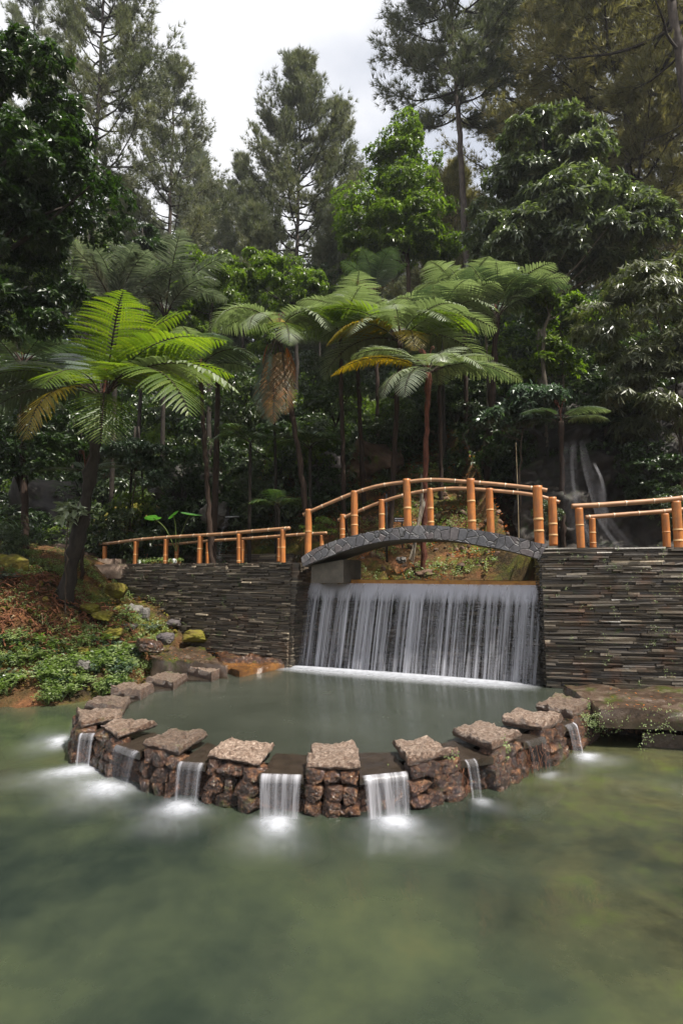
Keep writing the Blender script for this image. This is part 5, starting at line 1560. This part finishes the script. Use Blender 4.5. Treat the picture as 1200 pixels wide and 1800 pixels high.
# the hanging skirt
sk = [o for o in scene.objects if o.get('label', '').startswith('tree fern with a long hanging')][0]
cr = at(489, 600, Y)
for k, (dx, mt, L, wd) in enumerate([(-.16, 'fern_brown', 2.2, .17), (.0, 'fern_brown', 2.35, .16), (.16, 'fern_brown', 2.1, .17), (-.05, 'fern_dark', 2.4, .18), (.42, 'fern_orange', 1.2, .22), (-.45, 'fern_orange', .9, .22), (.08, 'fern_brown', 1.9, .2), (-.24, 'fern_dark', 2.0, .17)]):
    fern_frond(sk, cr + np.array([dx * .35, -.12 - .05 * (k % 3), .0]), -90 + dx * 160, -62, -92, L, rg, MAT[mt], wid=wd, sag=.45, pairs=30, stipe=.22, name='withered_frond')
Y = 13.2
tree_fern('pale spreading tree fern in the middle of the group on a slim dark trunk', at(703, 600, Y), at(684, 850, Y + .8),
    [(a, e0, e1, L, mt, {'wid': w_}) for a, e0, e1, L, mt, w_ in [(175, 52, -45, 1.9, 'fern_grey', .34), (205, 42, -62, 1.8, 'fern_yellow', .34), (150, 62, -10, 1.8, 'fern_grey', .36), (120, 66, -5, 1.9, 'fern_grey', .36), (90, 70, 0, 1.7, 'fern_grey', .38),
     (60, 64, -12, 1.9, 'fern_grey', .36), (30, 56, -20, 2.0, 'fern_grey', .34), (5, 52, -40, 2.2, 'fern_grey', .32), (-25, 50, -55, 1.8, 'fern_lime', .34), (-60, 55, -60, 1.5, 'fern_grey', .4), (-100, 62, -50, 1.4, 'fern_grey', .42), (-140, 48, -70, 1.6, 'fern_grey', .34), (75, 45, -30, 2.0, 'fern_grey', .34), (135, 45, -35, 2.0, 'fern_grey', .34), (-80, 25, -85, 1.3, 'fern_yellow', .3), (160, 30, -65, 2.0, 'fern_grey', .38), (15, 35, -60, 2.0, 'fern_grey', .38), (-45, 62, -40, 1.7, 'fern_grey', .4), (105, 50, -30, 1.9, 'fern_grey', .4), (190, 58, -20, 1.9, 'fern_lime', .38)]], 103, (.07, .055), 'fern_trunk', scale=1.2)
Y = 11.9
tree_fern('pale tree fern with a reddish straight trunk right behind the bridge', at(752, 655, Y), at(742, 1000, 12.1),
    [(a, e0, e1, L, mt, {'wid': w_}) for a, e0, e1, L, mt, w_ in [(172, 42, -42, 2.05, 'fern_yellow', .16), (160, 55, -28, 1.7, 'fern_grey', .34), (130, 58, -12, 1.5, 'fern_grey', .34), (20, 45, -12, 1.5, 'fern_grey', .26), (8, 30, -32, 2.05, 'fern_grey', .26),
     (-12, 25, -50, 1.7, 'fern_dark', .26), (50, 60, 5, 1.6, 'fern_grey', .32), (-80, 48, -60, 1.1, 'fern_grey', .46), (-150, 20, -85, 1.4, 'fern_grey', .30), (95, 60, -10, 1.5, 'fern_grey', .34), (-120, 12, -88, 1.3, 'fern_grey', .30), (-45, 40, -60, 1.4, 'fern_grey', .4), (70, 40, -25, 1.7, 'fern_grey', .34)]], 104, (.06, .055), 'fern_trunk_red', scale=1.12)
Y = 14.6
tree_fern('bluish green tree fern standing highest at the right of the group', at(872, 556, Y), at(852, 850, Y + .6),
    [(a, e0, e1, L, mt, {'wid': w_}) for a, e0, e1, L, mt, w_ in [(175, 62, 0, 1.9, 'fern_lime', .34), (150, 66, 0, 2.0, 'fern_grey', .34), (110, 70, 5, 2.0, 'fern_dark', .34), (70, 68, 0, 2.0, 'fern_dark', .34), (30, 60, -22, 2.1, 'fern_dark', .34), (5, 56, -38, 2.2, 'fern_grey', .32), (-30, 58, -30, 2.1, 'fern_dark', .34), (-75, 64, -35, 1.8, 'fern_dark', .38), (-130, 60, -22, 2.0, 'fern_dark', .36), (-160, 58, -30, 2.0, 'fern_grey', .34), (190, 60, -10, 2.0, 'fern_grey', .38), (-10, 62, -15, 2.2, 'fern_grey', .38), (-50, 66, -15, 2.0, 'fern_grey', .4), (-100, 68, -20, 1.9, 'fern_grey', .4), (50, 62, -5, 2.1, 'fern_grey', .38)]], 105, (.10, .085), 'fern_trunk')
Y = 15.2
tree_fern('lime green tree fern at the back left of the central group', at(625, 575, Y), at(640, 850, Y + .4), ring_fronds(rg, 13, 2.0, ['fern_grey'], (44, 66), (-60, -5)), 106, (.07, .055))
tree_fern('lime tree fern at the very back above the pale spreading one', at(815, 540, 16.5), at(820, 800, 17), ring_fronds(rg, 11, 2.0, ['fern_grey', 'fern_dark'], (50, 70), (-40, 0)), 107, (.07, .055))
Y = 13.5
tree_fern('grey green tree fern half hidden behind the big left fern', at(352, 650, Y), at(376, 880, Y), ring_fronds(rg, 11, 1.7, ['fern_grey', 'fern_dark', 'fern_dark'], (40, 65), (-50, -10)), 108, (.065, .05))
tree_fern('dark tree fern behind the big left fern near the left border', at(40, 640, 13.2), at(50, 900, 13.2), ring_fronds(rg, 11, 1.8, ['fern_dark', 'fern_dark'], (40, 62), (-45, -10)), 109, (.09, .07))
tree_fern('tree fern with upright thin fronds above the central group', at(660, 520, 18), at(664, 700, 18), ring_fronds(rg, 9, 1.5, ['fern_brown', 'fern_dark'], (60, 80), (0, 40)), 110, (.06, .05))
tree_fern('low dark green tree fern above the tall thin waterfall', at(985, 740, 13.0), at(985, 840, 13.4), [(a, 35, -30, 1.15, mt, {'wid': .30}) for a, mt in [(0, 'fern_grey'), (30, 'fern_dark'), (-25, 'fern_grey'), (70, 'fern_dark'), (140, 'fern_dark'), (200, 'fern_dark'), (-60, 'fern_dark')]], 111, (.06, .05))
tree_fern('low fern with two long level fronds left of the whitish shrub', at(150, 830, 12.0), at(150, 900, 12.4), [(178, 22, -22, 1.15, 'fern_dark', {'wid': .16}), (4, 25, -10, 1.0, 'fern_dark', {'wid': .18}), (60, 40, 0, .9, 'fern_dark', {'wid': .2}), (130, 40, 0, .9, 'fern_dark', {'wid': .2})], 112, (.04, .03))
tree_fern('pale tree fern filling the gap between the hanging skirt fern and the central group', at(598, 592, 14.0), at(606, 860, 14.4), ring_fronds(np.random.default_rng(4), 12, 1.7, ['fern_grey', 'fern_grey', 'fern_lime'], (45, 68), (-60, -15), wid=.4), 115, (.06, .05))
tree_fern('pale tree fern just behind the spreading one of the central group', at(770, 575, 14.4), at(775, 850, 14.8), ring_fronds(np.random.default_rng(6), 12, 1.8, ['fern_grey', 'fern_grey', 'fern_dark'], (45, 68), (-60, -15), wid=.4), 116, (.06, .05))
# pale aerial roots running down the slope behind the bridge
m = MB(); rg2 = np.random.default_rng(2)
for k in range(5):
    P = spline([at(742, 835, 12.05) + rg2.normal(size=3) * .02, at(744, 870, 12.0) + rg2.normal(size=3) * .02, at(735, 925, 11.9) + rg2.normal(size=3) * .03, at(724, 985, 11.8) + rg2.normal(size=3) * .03], 12)
    tube(m, P, .016, 5, .5, wob=.1, rng=rg2)
o = m.build('pale_roots', MAT['root'], [q for q in scene.objects if q.get('label', '').startswith('pale tree fern with a reddish')][0])

# ------------------------------------------------------------------ palms and big leaved plants
palm('grey feather palm with upright fronds, left one of two behind the big left fern', at(205, 560, 15.5), at(205, 700, 15.5), 11, 2.9, 'palm', 201, (62, 86), (-25, 35), leaf=.24, pairs=44, w=.045)
palm('grey feather palm with arching fronds, right one of two behind the big left fern', at(290, 560, 17), at(290, 720, 17), 11, 2.9, 'palm', 202, (60, 86), (-30, 20), leaf=.24, pairs=44, w=.05)
palm('small palm with arching fronds right of the hanging brown skirt', at(545, 790, 14.4), at(545, 860, 14.4), 9, 1.35, 'palm_green', 203, (35, 75), (-50, -10), rt=.04, leaf=.36, pairs=22, w=.035)
palm('low palm with yellowish leaflets left of the hanging brown skirt', at(440, 780, 14.0), at(440, 860, 14.0), 7, 1.1, 'palm_green', 204, (35, 70), (-45, -5), rt=.04, leaf=.4, pairs=18, w=.04)
palm('low palm with few fronds directly above the left rear rail', at(490, 895, 13.6), at(492, 940, 13.6), 7, .95, 'palm_green', 205, (35, 80), (-30, 0), rt=.03, leaf=.4, pairs=18, w=.03)
palm('dark palm with grey drooping leaflets at the left border', at(-10, 690, 11.5), at(-40, 900, 11.5), 9, 1.6, 'palm', 206, (25, 60), (-55, -15), rt=.07, leaf=.34, pairs=26, w=.045)

def strap_plant(label, c, n, L, mat, seed, w=.03, name='strap_leaf_plant', e=(30, 80)):
    rng = np.random.default_rng(seed); m = MB()
    for k in range(n):
        P, T = frond_curve(c, k * 360 / n + rng.uniform(-15, 15), rng.uniform(*e), rng.uniform(-70, -10), L * rng.uniform(.7, 1.1), 12)
        sd = nrm(np.cross(T, [0, 0, 1.0])); wd = w * np.clip(np.sin(np.pi * (np.linspace(0, 1, 12) * .9 + .1)), .05, 1)[:, None]
        strip(m, P - sd * wd + np.array([0, 0, .004]), P, P + sd * wd + np.array([0, 0, .004]), a=rng.random())
    return tag(m.build(name, MAT[mat], None, origin=c), label, 'plant')
strap_plant('dark plant with long arching strap leaves at the left border', at(-12, 930, 10.2), 34, .85, 'cool_leaf', 1, .016)
strap_plant('light green rosette of strap leaves among the bank herbs at the left', at(33, 1195, 9.5), 9, .26, 'herb', 2, .024)
strap_plant('small bright rosette of narrow leaves at the foot of the left slate wall', at(222, 1085, 11.6), 16, .28, 'herb', 3, .014)
# heart leaf plant
c = at(310, 955, 13.9)
tp = thing('elephant_ear_plant', 'plant with three broad heart shaped green leaves above the left rail', 'plant', c)
for (px, py, r, tilt, a0) in [(269, 910, .21, .25, 2.6), (305, 905, .19, .75, -1.6), (335, 903, .25, .18, .2)]:
    e = at(px, py, 13.5); m = MB()
    th = np.linspace(0, 2 * np.pi, 28)
    rad = r * (.72 + .28 * np.cos(th) ** 2) * (1 - .42 * np.exp(-((np.abs(th - np.pi)) / .28) ** 2))
    x = rad * np.cos(th) * 1.15; y = rad * np.sin(th) * .95
    X_ = np.array([math.cos(a0), math.sin(a0) * .8, -.12]); Y_ = np.array([-math.sin(a0), math.cos(a0), 0]) * (1 - tilt * .3) + np.array([0, 0, tilt])
    rim = e + x[:, None] * X_ + y[:, None] * Y_; mid = e + .5 * (x[:, None] * X_ + y[:, None] * Y_) + np.array([0, 0, -.02])
    V = np.vstack([e[None], mid, rim]); n = 28
    Q = [(1 + i, 1 + n + i, 1 + n + (i + 1) % n, 1 + (i + 1) % n) for i in range(n - 1)]; T = [(0, 1 + i, 1 + (i + 1) % n) for i in range(n - 1)]
    m.add(V, Q, None, .6); m.T.append(np.array(T) + m.n - len(V)); m.ta.append(np.full(len(T), .6))
    lf = m.build('leaf', MAT['taro'], tp)
    m = MB(); tube(m, spline([c - np.array([0, 0, .2]), (c + e) / 2 + np.array([0, .05, .05]), e], 10), .012, 6, .5); m.build('leaf_stalk', MAT['herb'], lf)
# papaya like sapling on the trunk of the big fern
broad_tree('slim sapling with broad light leaves in front of the big fern trunk', at(118, 1000, 10.9), at(120, 930, 10.8), [(at(128, 905, 10.7), (.28, .25, .16), 7)], 40, 'fern_grey', 5, .22, 3, w=.42, droop=.5, trunk=(.015, .01), name='sapling', cat='sapling', limbs=5, cr=(.25, .4))

# ------------------------------------------------------------------ undergrowth on the slopes
KIND_L = {0: 'dark green leafy shrub', 1: 'loose broad leaved shrub', 2: 'dark glossy shrub', 3: 'bright green shrub', 4: 'small leaved shrub'}
def zone(px, Y):
    a = 'behind the left path and big fern' if px < 330 else 'behind the hanging fern skirt' if px < 580 else 'behind the central ferns' if px < 860 else 'behind the right path'
    return a + (' low on the slope' if Y < 20 else ' halfway up the slope' if Y < 30 else ' high up the slope')
SHL = 'shaded leafy shrub in the dark undergrowth of the slope'
rgf = np.random.default_rng(55)
def shrub_mesh(seed, R, mat, leaf, per):
    rng = np.random.default_rng(seed)
    m = MB(); leafy(m, crown_clumps(rng, (0, 0, R * .75), (R, R * .9, R * .8), 13, (.34, .5)), rng, per, leaf, 6, w=.42)
    ms = MB()
    for k in range(4):
        d = rng.normal(size=2) * R * .5
        tube(ms, spline([(0, 0, -.25), (d[0] * .4, d[1] * .4, R * .5), (d[0], d[1], R * 1.1)], 7), np.linspace(.03, .012, 7) * (R / 1.2), 5, .5, caps=False)
    me = m.build('foliage', MAT[mat], None); mt = ms.build('stems', MAT['bark_dark'], None)
    return me, mt
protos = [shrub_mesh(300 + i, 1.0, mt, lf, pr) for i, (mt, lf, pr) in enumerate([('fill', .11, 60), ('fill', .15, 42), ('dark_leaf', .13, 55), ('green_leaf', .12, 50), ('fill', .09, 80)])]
used = set()
def shrub_at(x, y, R, k, label=SHL, group='shrubs of the undergrowth', z=None):
    e = thing('shrub', label, 'shrub', (x, y, (gzs(x, y) if z is None else z) - .1), group)
    e.rotation_euler = (0, 0, rgf.uniform(0, 6.28)); e.scale = (R, R, R * rgf.uniform(.8, 1.15))
    for o in protos[k]:
        if o.name in used:
            c = o.copy(); COL.objects.link(c)
        else:
            c = o; used.add(o.name)
        c.parent = e
    return e
n = 0
for Y0 in np.concatenate([np.linspace(15.4, 24, 8), np.linspace(26, 46, 7)]):
    half = Y0 * .68
    step = 1.55 + (Y0 - 15) * .07
    x = -half
    while x < half:
        xx = x + rgf.normal() * .4; yy = Y0 + rgf.normal() * .35
        px = 600 + 1000 * xx / yy
        open_slope = (600 < px < 830) and yy < 17.8
        if not open_slope and not (xx > 3 and yy < 15.2) :
            k = int(rgf.choice([0, 0, 1, 2, 2, 3, 4])); lb = KIND_L[k] + ' ' + zone(px, yy)
            shrub_at(xx, yy, rgf.uniform(.75, 1.25) * (1 + (Y0 - 15) * .05), k, lb, lb.replace('shrub', 'shrubs', 1)); n += 1
        x += step
print('shrubs', n)
# individual nearer shrubs
for (px, py, Y, R, k, lab) in [(590, 700, 15.8, 1.0, 4, 'small leaved shrub between the hanging skirt and the pale ferns'), (420, 720, 15.6, .9, 1, 'glossy shrub left of the hanging skirt'), (560, 800, 15.2, .6, 3, 'low green shrub left of the dark grey boulder'),
    (690, 740, 16.5, .8, 4, 'small leaved shrub above the brown boulder'), (800, 700, 17.2, 1.1, 0, 'shrub between the red fern trunk and the right ferns'), (900, 800, 14.3, .7, 2, 'dark shrub behind the right end of the bridge'),
    (1060, 720, 14.2, .8, 2, 'dark shrub to the right above the thin waterfall'), (1140, 840, 13.6, .9, 2, 'dark shrub behind the right rear rail'), (1190, 900, 12.6, .55, 0, 'low shrub at the right border behind the right rails'),
    (40, 800, 13.5, 1.1, 2, 'dark shrub behind the big fern trunk'), (140, 760, 14.5, 1.0, 2, 'dark shrub behind the big left fern'), (20, 960, 12.3, .5, 0, 'low shrub above the left border rock'), (320, 830, 15.4, .8, 2, 'dark shrub right of the whitish shrub'),
    (440, 860, 15.2, .6, 0, 'low shrub above the small back spout'), (560, 925, 12.9, .35, 3, 'small green shrub at the left end of the bridge'), (960, 900, 11.9, .35, 4, 'small green shrub at the right end of the bridge')]:
    p = at(px, py, Y)
    shrub_at(p[0], Y, R, k, lab, None, z=p[2] - R * .5)
for pr in protos:
    for o in pr:
        if o.name not in used: bpy.data.objects.remove(o)

def cover(name, label, region, N, mat, leaf, seed, n=5, h=(.02, .10), w=.45, clump=1.0, cat=None, thr=0.0):
    """low ground cover over an area given by a sampler"""
    rng = np.random.default_rng(seed); P = []
    while len(P) < N:
        x, y = region(rng)
        g = mnoise.noise(Vector((x * clump, y * clump, seed)))
        if g < thr: continue
        P.append((x, y, gzs(x, y) + .06 + rng.uniform(*h)))
    P = np.array(P); m = MB()
    clusters(m, P, np.tile([0, -.25, 1.0], (N, 1)) + rng.normal(size=(N, 3)) * .3, rng, n, leaf, leaf * w, .2)
    return tag(m.build(name, MAT[mat]), label, None, None, 'stuff')
def reg_px(x0, x1, Ya, Yb):
    def f(rng):
        y = rng.uniform(Ya, Yb); px = rng.uniform(x0, x1)
        return (px - 600) / 1000 * y, y
    return f
cover('ground_cover', 'small leaves dotting the mossy slope behind the waterfall', reg_px(560, 960, 11.6, 18), 2600, 'herb', .055, 1, thr=-.05, clump=1.3)
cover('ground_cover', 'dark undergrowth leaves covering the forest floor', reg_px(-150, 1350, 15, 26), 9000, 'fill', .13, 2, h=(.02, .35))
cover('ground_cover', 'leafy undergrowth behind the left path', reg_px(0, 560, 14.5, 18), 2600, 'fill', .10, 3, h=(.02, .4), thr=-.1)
cover('ground_cover', 'sparse low weeds on the upper left bank', reg_px(-60, 320, 9.6, 13.8), 2600, 'herb', .05, 4, thr=.05, clump=1.5)
cover('grass', 'short yellow green grass tufts round the big fern trunk', reg_px(20, 200, 11.0, 13.2), 900, 'herb', .05, 5, w=.12, thr=.0, clump=1.0)
cover('dead_leaves', 'fallen orange and brown leaves on the slope', reg_px(560, 960, 11.6, 19), 1500, 'fern_orange', .07, 6, n=2, h=(-.02, .03))
cover('dead_leaves', 'fallen brown leaves on the left bank', reg_px(-40, 320, 9.6, 13.5), 1300, 'fern_brown', .07, 7, n=2, h=(-.02, .03))

# herbs on the lower left bank: each a plant
def herb_proto(seed, mat, L, n, h):
    rng = np.random.default_rng(seed); m = MB()
    for k in range(n):
        a = rng.uniform(0, 6.28); r = rng.uniform(0, .26); top = np.array([math.cos(a) * r, math.sin(a) * r, h * rng.uniform(.4, 1)])
        tube(m, spline([(0, 0, -.05), top * np.array([.6, .6, .5]), top], 4), .004, 4, .2, caps=False)
        P = np.array([top * f + np.array([0, 0, 0]) for f in (.65, 1.0)])
        clusters(m, P, np.tile([0, 0, 1.0], (2, 1)), rng, 5, L * .85, L * .36, .15, LEAF5)
    return m.build('herb', MAT[mat])
hp = [herb_proto(400 + i, mt, L, nn, h) for i, (mt, L, nn, h) in enumerate([('herb', .10, 10, .24), ('herb', .075, 14, .2), ('cool_leaf', .09, 11, .22), ('herb', .13, 7, .26), ('cool_leaf', .12, 8, .26)])]
hu = set(); rgh = np.random.default_rng(9)
HL = {0: 'herb with pointed green leaves in the thicket on the lower left bank', 1: 'small leaved green herb in the thicket on the lower left bank', 2: 'bluish green herb in the thicket on the lower left bank', 3: 'broad leaved light green herb in the thicket on the lower left bank', 4: 'broad leaved bluish herb in the thicket on the lower left bank'}
cnt = 0
tries = 0
while cnt < 190 and tries < 4000:
    tries += 1
    px = rgh.uniform(-40, 270); y = rgh.uniform(8.8, 11.8); x = (px - 600) / 1000 * y
    z = gzs(x, y)
    if z < ZL + .01 or z > .85 + .3 * rgh.random(): continue
    if px > 200 and z > .9: continue
    if mnoise.noise(Vector((x * 1.3, y * 1.3, 3))) < -.22: continue
    k = int(rgh.choice([0, 0, 1, 1, 2, 3, 3, 4]))
    o = hp[k]
    if k in hu: o = o.copy(); COL.objects.link(o)
    hu.add(k)
    s = rgh.uniform(.55, 1.0)
    o.location = (x, y, z + .02); o.scale = (s, s, s); o.rotation_euler = (rgh.normal() * .1 + .1, rgh.normal() * .1, rgh.uniform(0, 6.28))
    tag(o, HL[k], 'herb', HL[k].split(' in the')[0] + ', repeated on the left bank'); cnt += 1
def small_fern(px, py, Y, n, L, mt, label, seed):
    rng = np.random.default_rng(seed); c = at(px, py, Y); c[2] = gzs(c[0], Y) + .02
    w = thing('ground_fern', label, 'fern', c)
    for k in range(n):
        fern_frond(w, c, k * 360 / n + rng.uniform(-15, 15), rng.uniform(40, 70), rng.uniform(-40, 0), L * rng.uniform(.7, 1.1), rng, MAT[mt], wid=.26, pairs=16, K=4)
for i, (px, py, Y, n, L, mt, lab) in enumerate([(205, 1180, 10.9, 9, .42, 'herb', 'light green ground fern beside the slanting mossy slab'), (235, 1150, 11.2, 9, .40, 'herb', 'light green ground fern above the back left capping stones'), (180, 1150, 10.8, 8, .36, 'herb', 'ground fern right of the pale pointed stone'),
    (215, 1190, 10.5, 8, .36, 'herb', 'ground fern at the waterline left of the ledge'), (60, 1175, 9.9, 8, .34, 'herb', 'small ground fern in the middle of the bank herbs'), (10, 1050, 10.9, 8, .45, 'fern_dark', 'dark ground fern at the left border of the bank'),
    (268, 1108, 11.9, 8, .34, 'fern_dark', 'dark ground fern at the foot of the left slate wall'), (20, 985, 11.9, 9, .5, 'fern_dark', 'dark ground fern above the large left border rock'), (330, 1120, 11.6, 7, .25, 'herb', 'little fern at the left slate wall above the ledge')]):
    small_fern(px, py, Y, n, L, mt, lab, 700 + i)
# fallen leaves lying on the ledges and litter stones on the bank
def litter(px0, px1, py0, py1, z, N, mat, leaf, seed, label):
    rng = np.random.default_rng(seed); P = []
    for _ in range(N):
        p = gz(rng.uniform(px0, px1), rng.uniform(py0, py1), z); P.append(p + np.array([0, 0, rng.uniform(.0, .03)]))
    m = MB(); scatter(m, LEAFQ, np.array(P), rng.normal(size=(N, 3)) * np.array([1, 1, .15]), np.tile([0, 0, 1.0], (N, 1)), leaf, leaf * .5, rng.uniform(0, 1, N))
    tag(m.build('fallen_leaves', MAT[mat]), label, None, None, 'stuff')
litter(268, 385, 1140, 1164, .775, 60, 'fern_orange', .05, 1, 'rusty fallen leaves on the left rock ledge')
litter(1060, 1200, 1212, 1245, .70, 26, 'fern_orange', .045, 2, 'a few fallen leaves on the right terrace')
m = MB(); rg = np.random.default_rng(15)
for k in range(260):
    px = rg.uniform(-20, 320); y = rg.uniform(9.4, 13.0); x = (px - 600) / 1000 * y; z = gzs(x, y)
    if z < ZL + .02: continue
    s = rg.uniform(.025, .08); put_rock(m, ICO[2] if False else rock_unit(int(k % 7), 1), (x, y, z + s * .2), rotm(rg), (s, s, s * .7), rg.uniform(.1, 1))
tag(m.build('pebbles', MAT['boulder_moss']), 'scattered small mossy stones on the left bank', None, None, 'stuff')
m = MB()
for k in range(200):
    y = rg.uniform(11.9, 16.5); px = rg.uniform(600, 900); x = (px - 600) / 1000 * y; z = gzs(x, y)
    s = rg.uniform(.03, .11); put_rock(m, rock_unit(int(k % 7), 1), (x, y, z + s * .2), rotm(rg), (s, s, s * .7), rg.uniform(.1, 1))
tag(m.build('rubble', MAT['boulder_brown']), 'small brown stones scattered on the slope behind the bridge', None, None, 'stuff')
# dead reddish roots and sticks hanging on the left bank
rg = np.random.default_rng(12); m = MB()
for k in range(900):
    px = rg.uniform(-20, 235); y = rg.uniform(9.9, 12.0); x = (px - 600) / 1000 * y
    z = gzs(x, y)
    if z < .75: continue
    a = rg.uniform(0, 6.28); l = rg.uniform(.12, .5)
    p = np.array([x, y, z + .12]); q = p + np.array([math.cos(a) * l * .5, -abs(math.sin(a)) * l * .35, -rg.uniform(-.25, .8) * l * .6])
    q[2] = max(q[2], gzs(q[0], q[1]) + .04)
    mid = (p + q) / 2 + rg.normal(size=3) * .03; tube(m, spline([p, mid, q], 6), rg.uniform(.006, .015), 4, .5, caps=False)
tag(m.build('dead_roots', MAT['twig_red']), 'tangle of dry reddish roots and twigs on the left bank', None, None, 'stuff')
for i, (px, py, Y, dx, dz, lab) in enumerate([(8, 1100, 10.2, .16, .18, 'short pale broken stick at the left border of the bank'), (60, 1085, 10.6, .10, .22, 'pale stick leaning in the reddish roots'), (75, 1100, 10.5, -.03, .22, 'upright pale stick stump in the reddish roots'), (48, 1140, 10.1, .08, .26, 'thin brown stick above the herbs')]):
    c = at(px, py, Y); m = MB(); tube(m, spline([c, c + np.array([dx * .5, .02, dz * .5 + .01]), c + np.array([dx, 0, dz])], 6), .014, 6, .5)
    tag(m.build('stick', MAT['straw'], None, True, origin=c), lab, 'stick')

# ------------------------------------------------------------------ haze: thin damp air over the whole valley
m = MB(); box(m, (-170, -170, -3), (170, 190, 95))
t = NT('damp_air'); pv = t.node('ShaderNodeVolumePrincipled')
pv.inputs['Color'].default_value = (.86, .90, .97, 1); pv.inputs['Density'].default_value = .0005; pv.inputs['Anisotropy'].default_value = .2
t.link(pv.outputs[0], t.out.inputs['Volume'])
tag(m.build('haze', t.m), 'thin damp haze paling the far pines', None, None, 'stuff')
scene.cycles.volume_bounces = 0
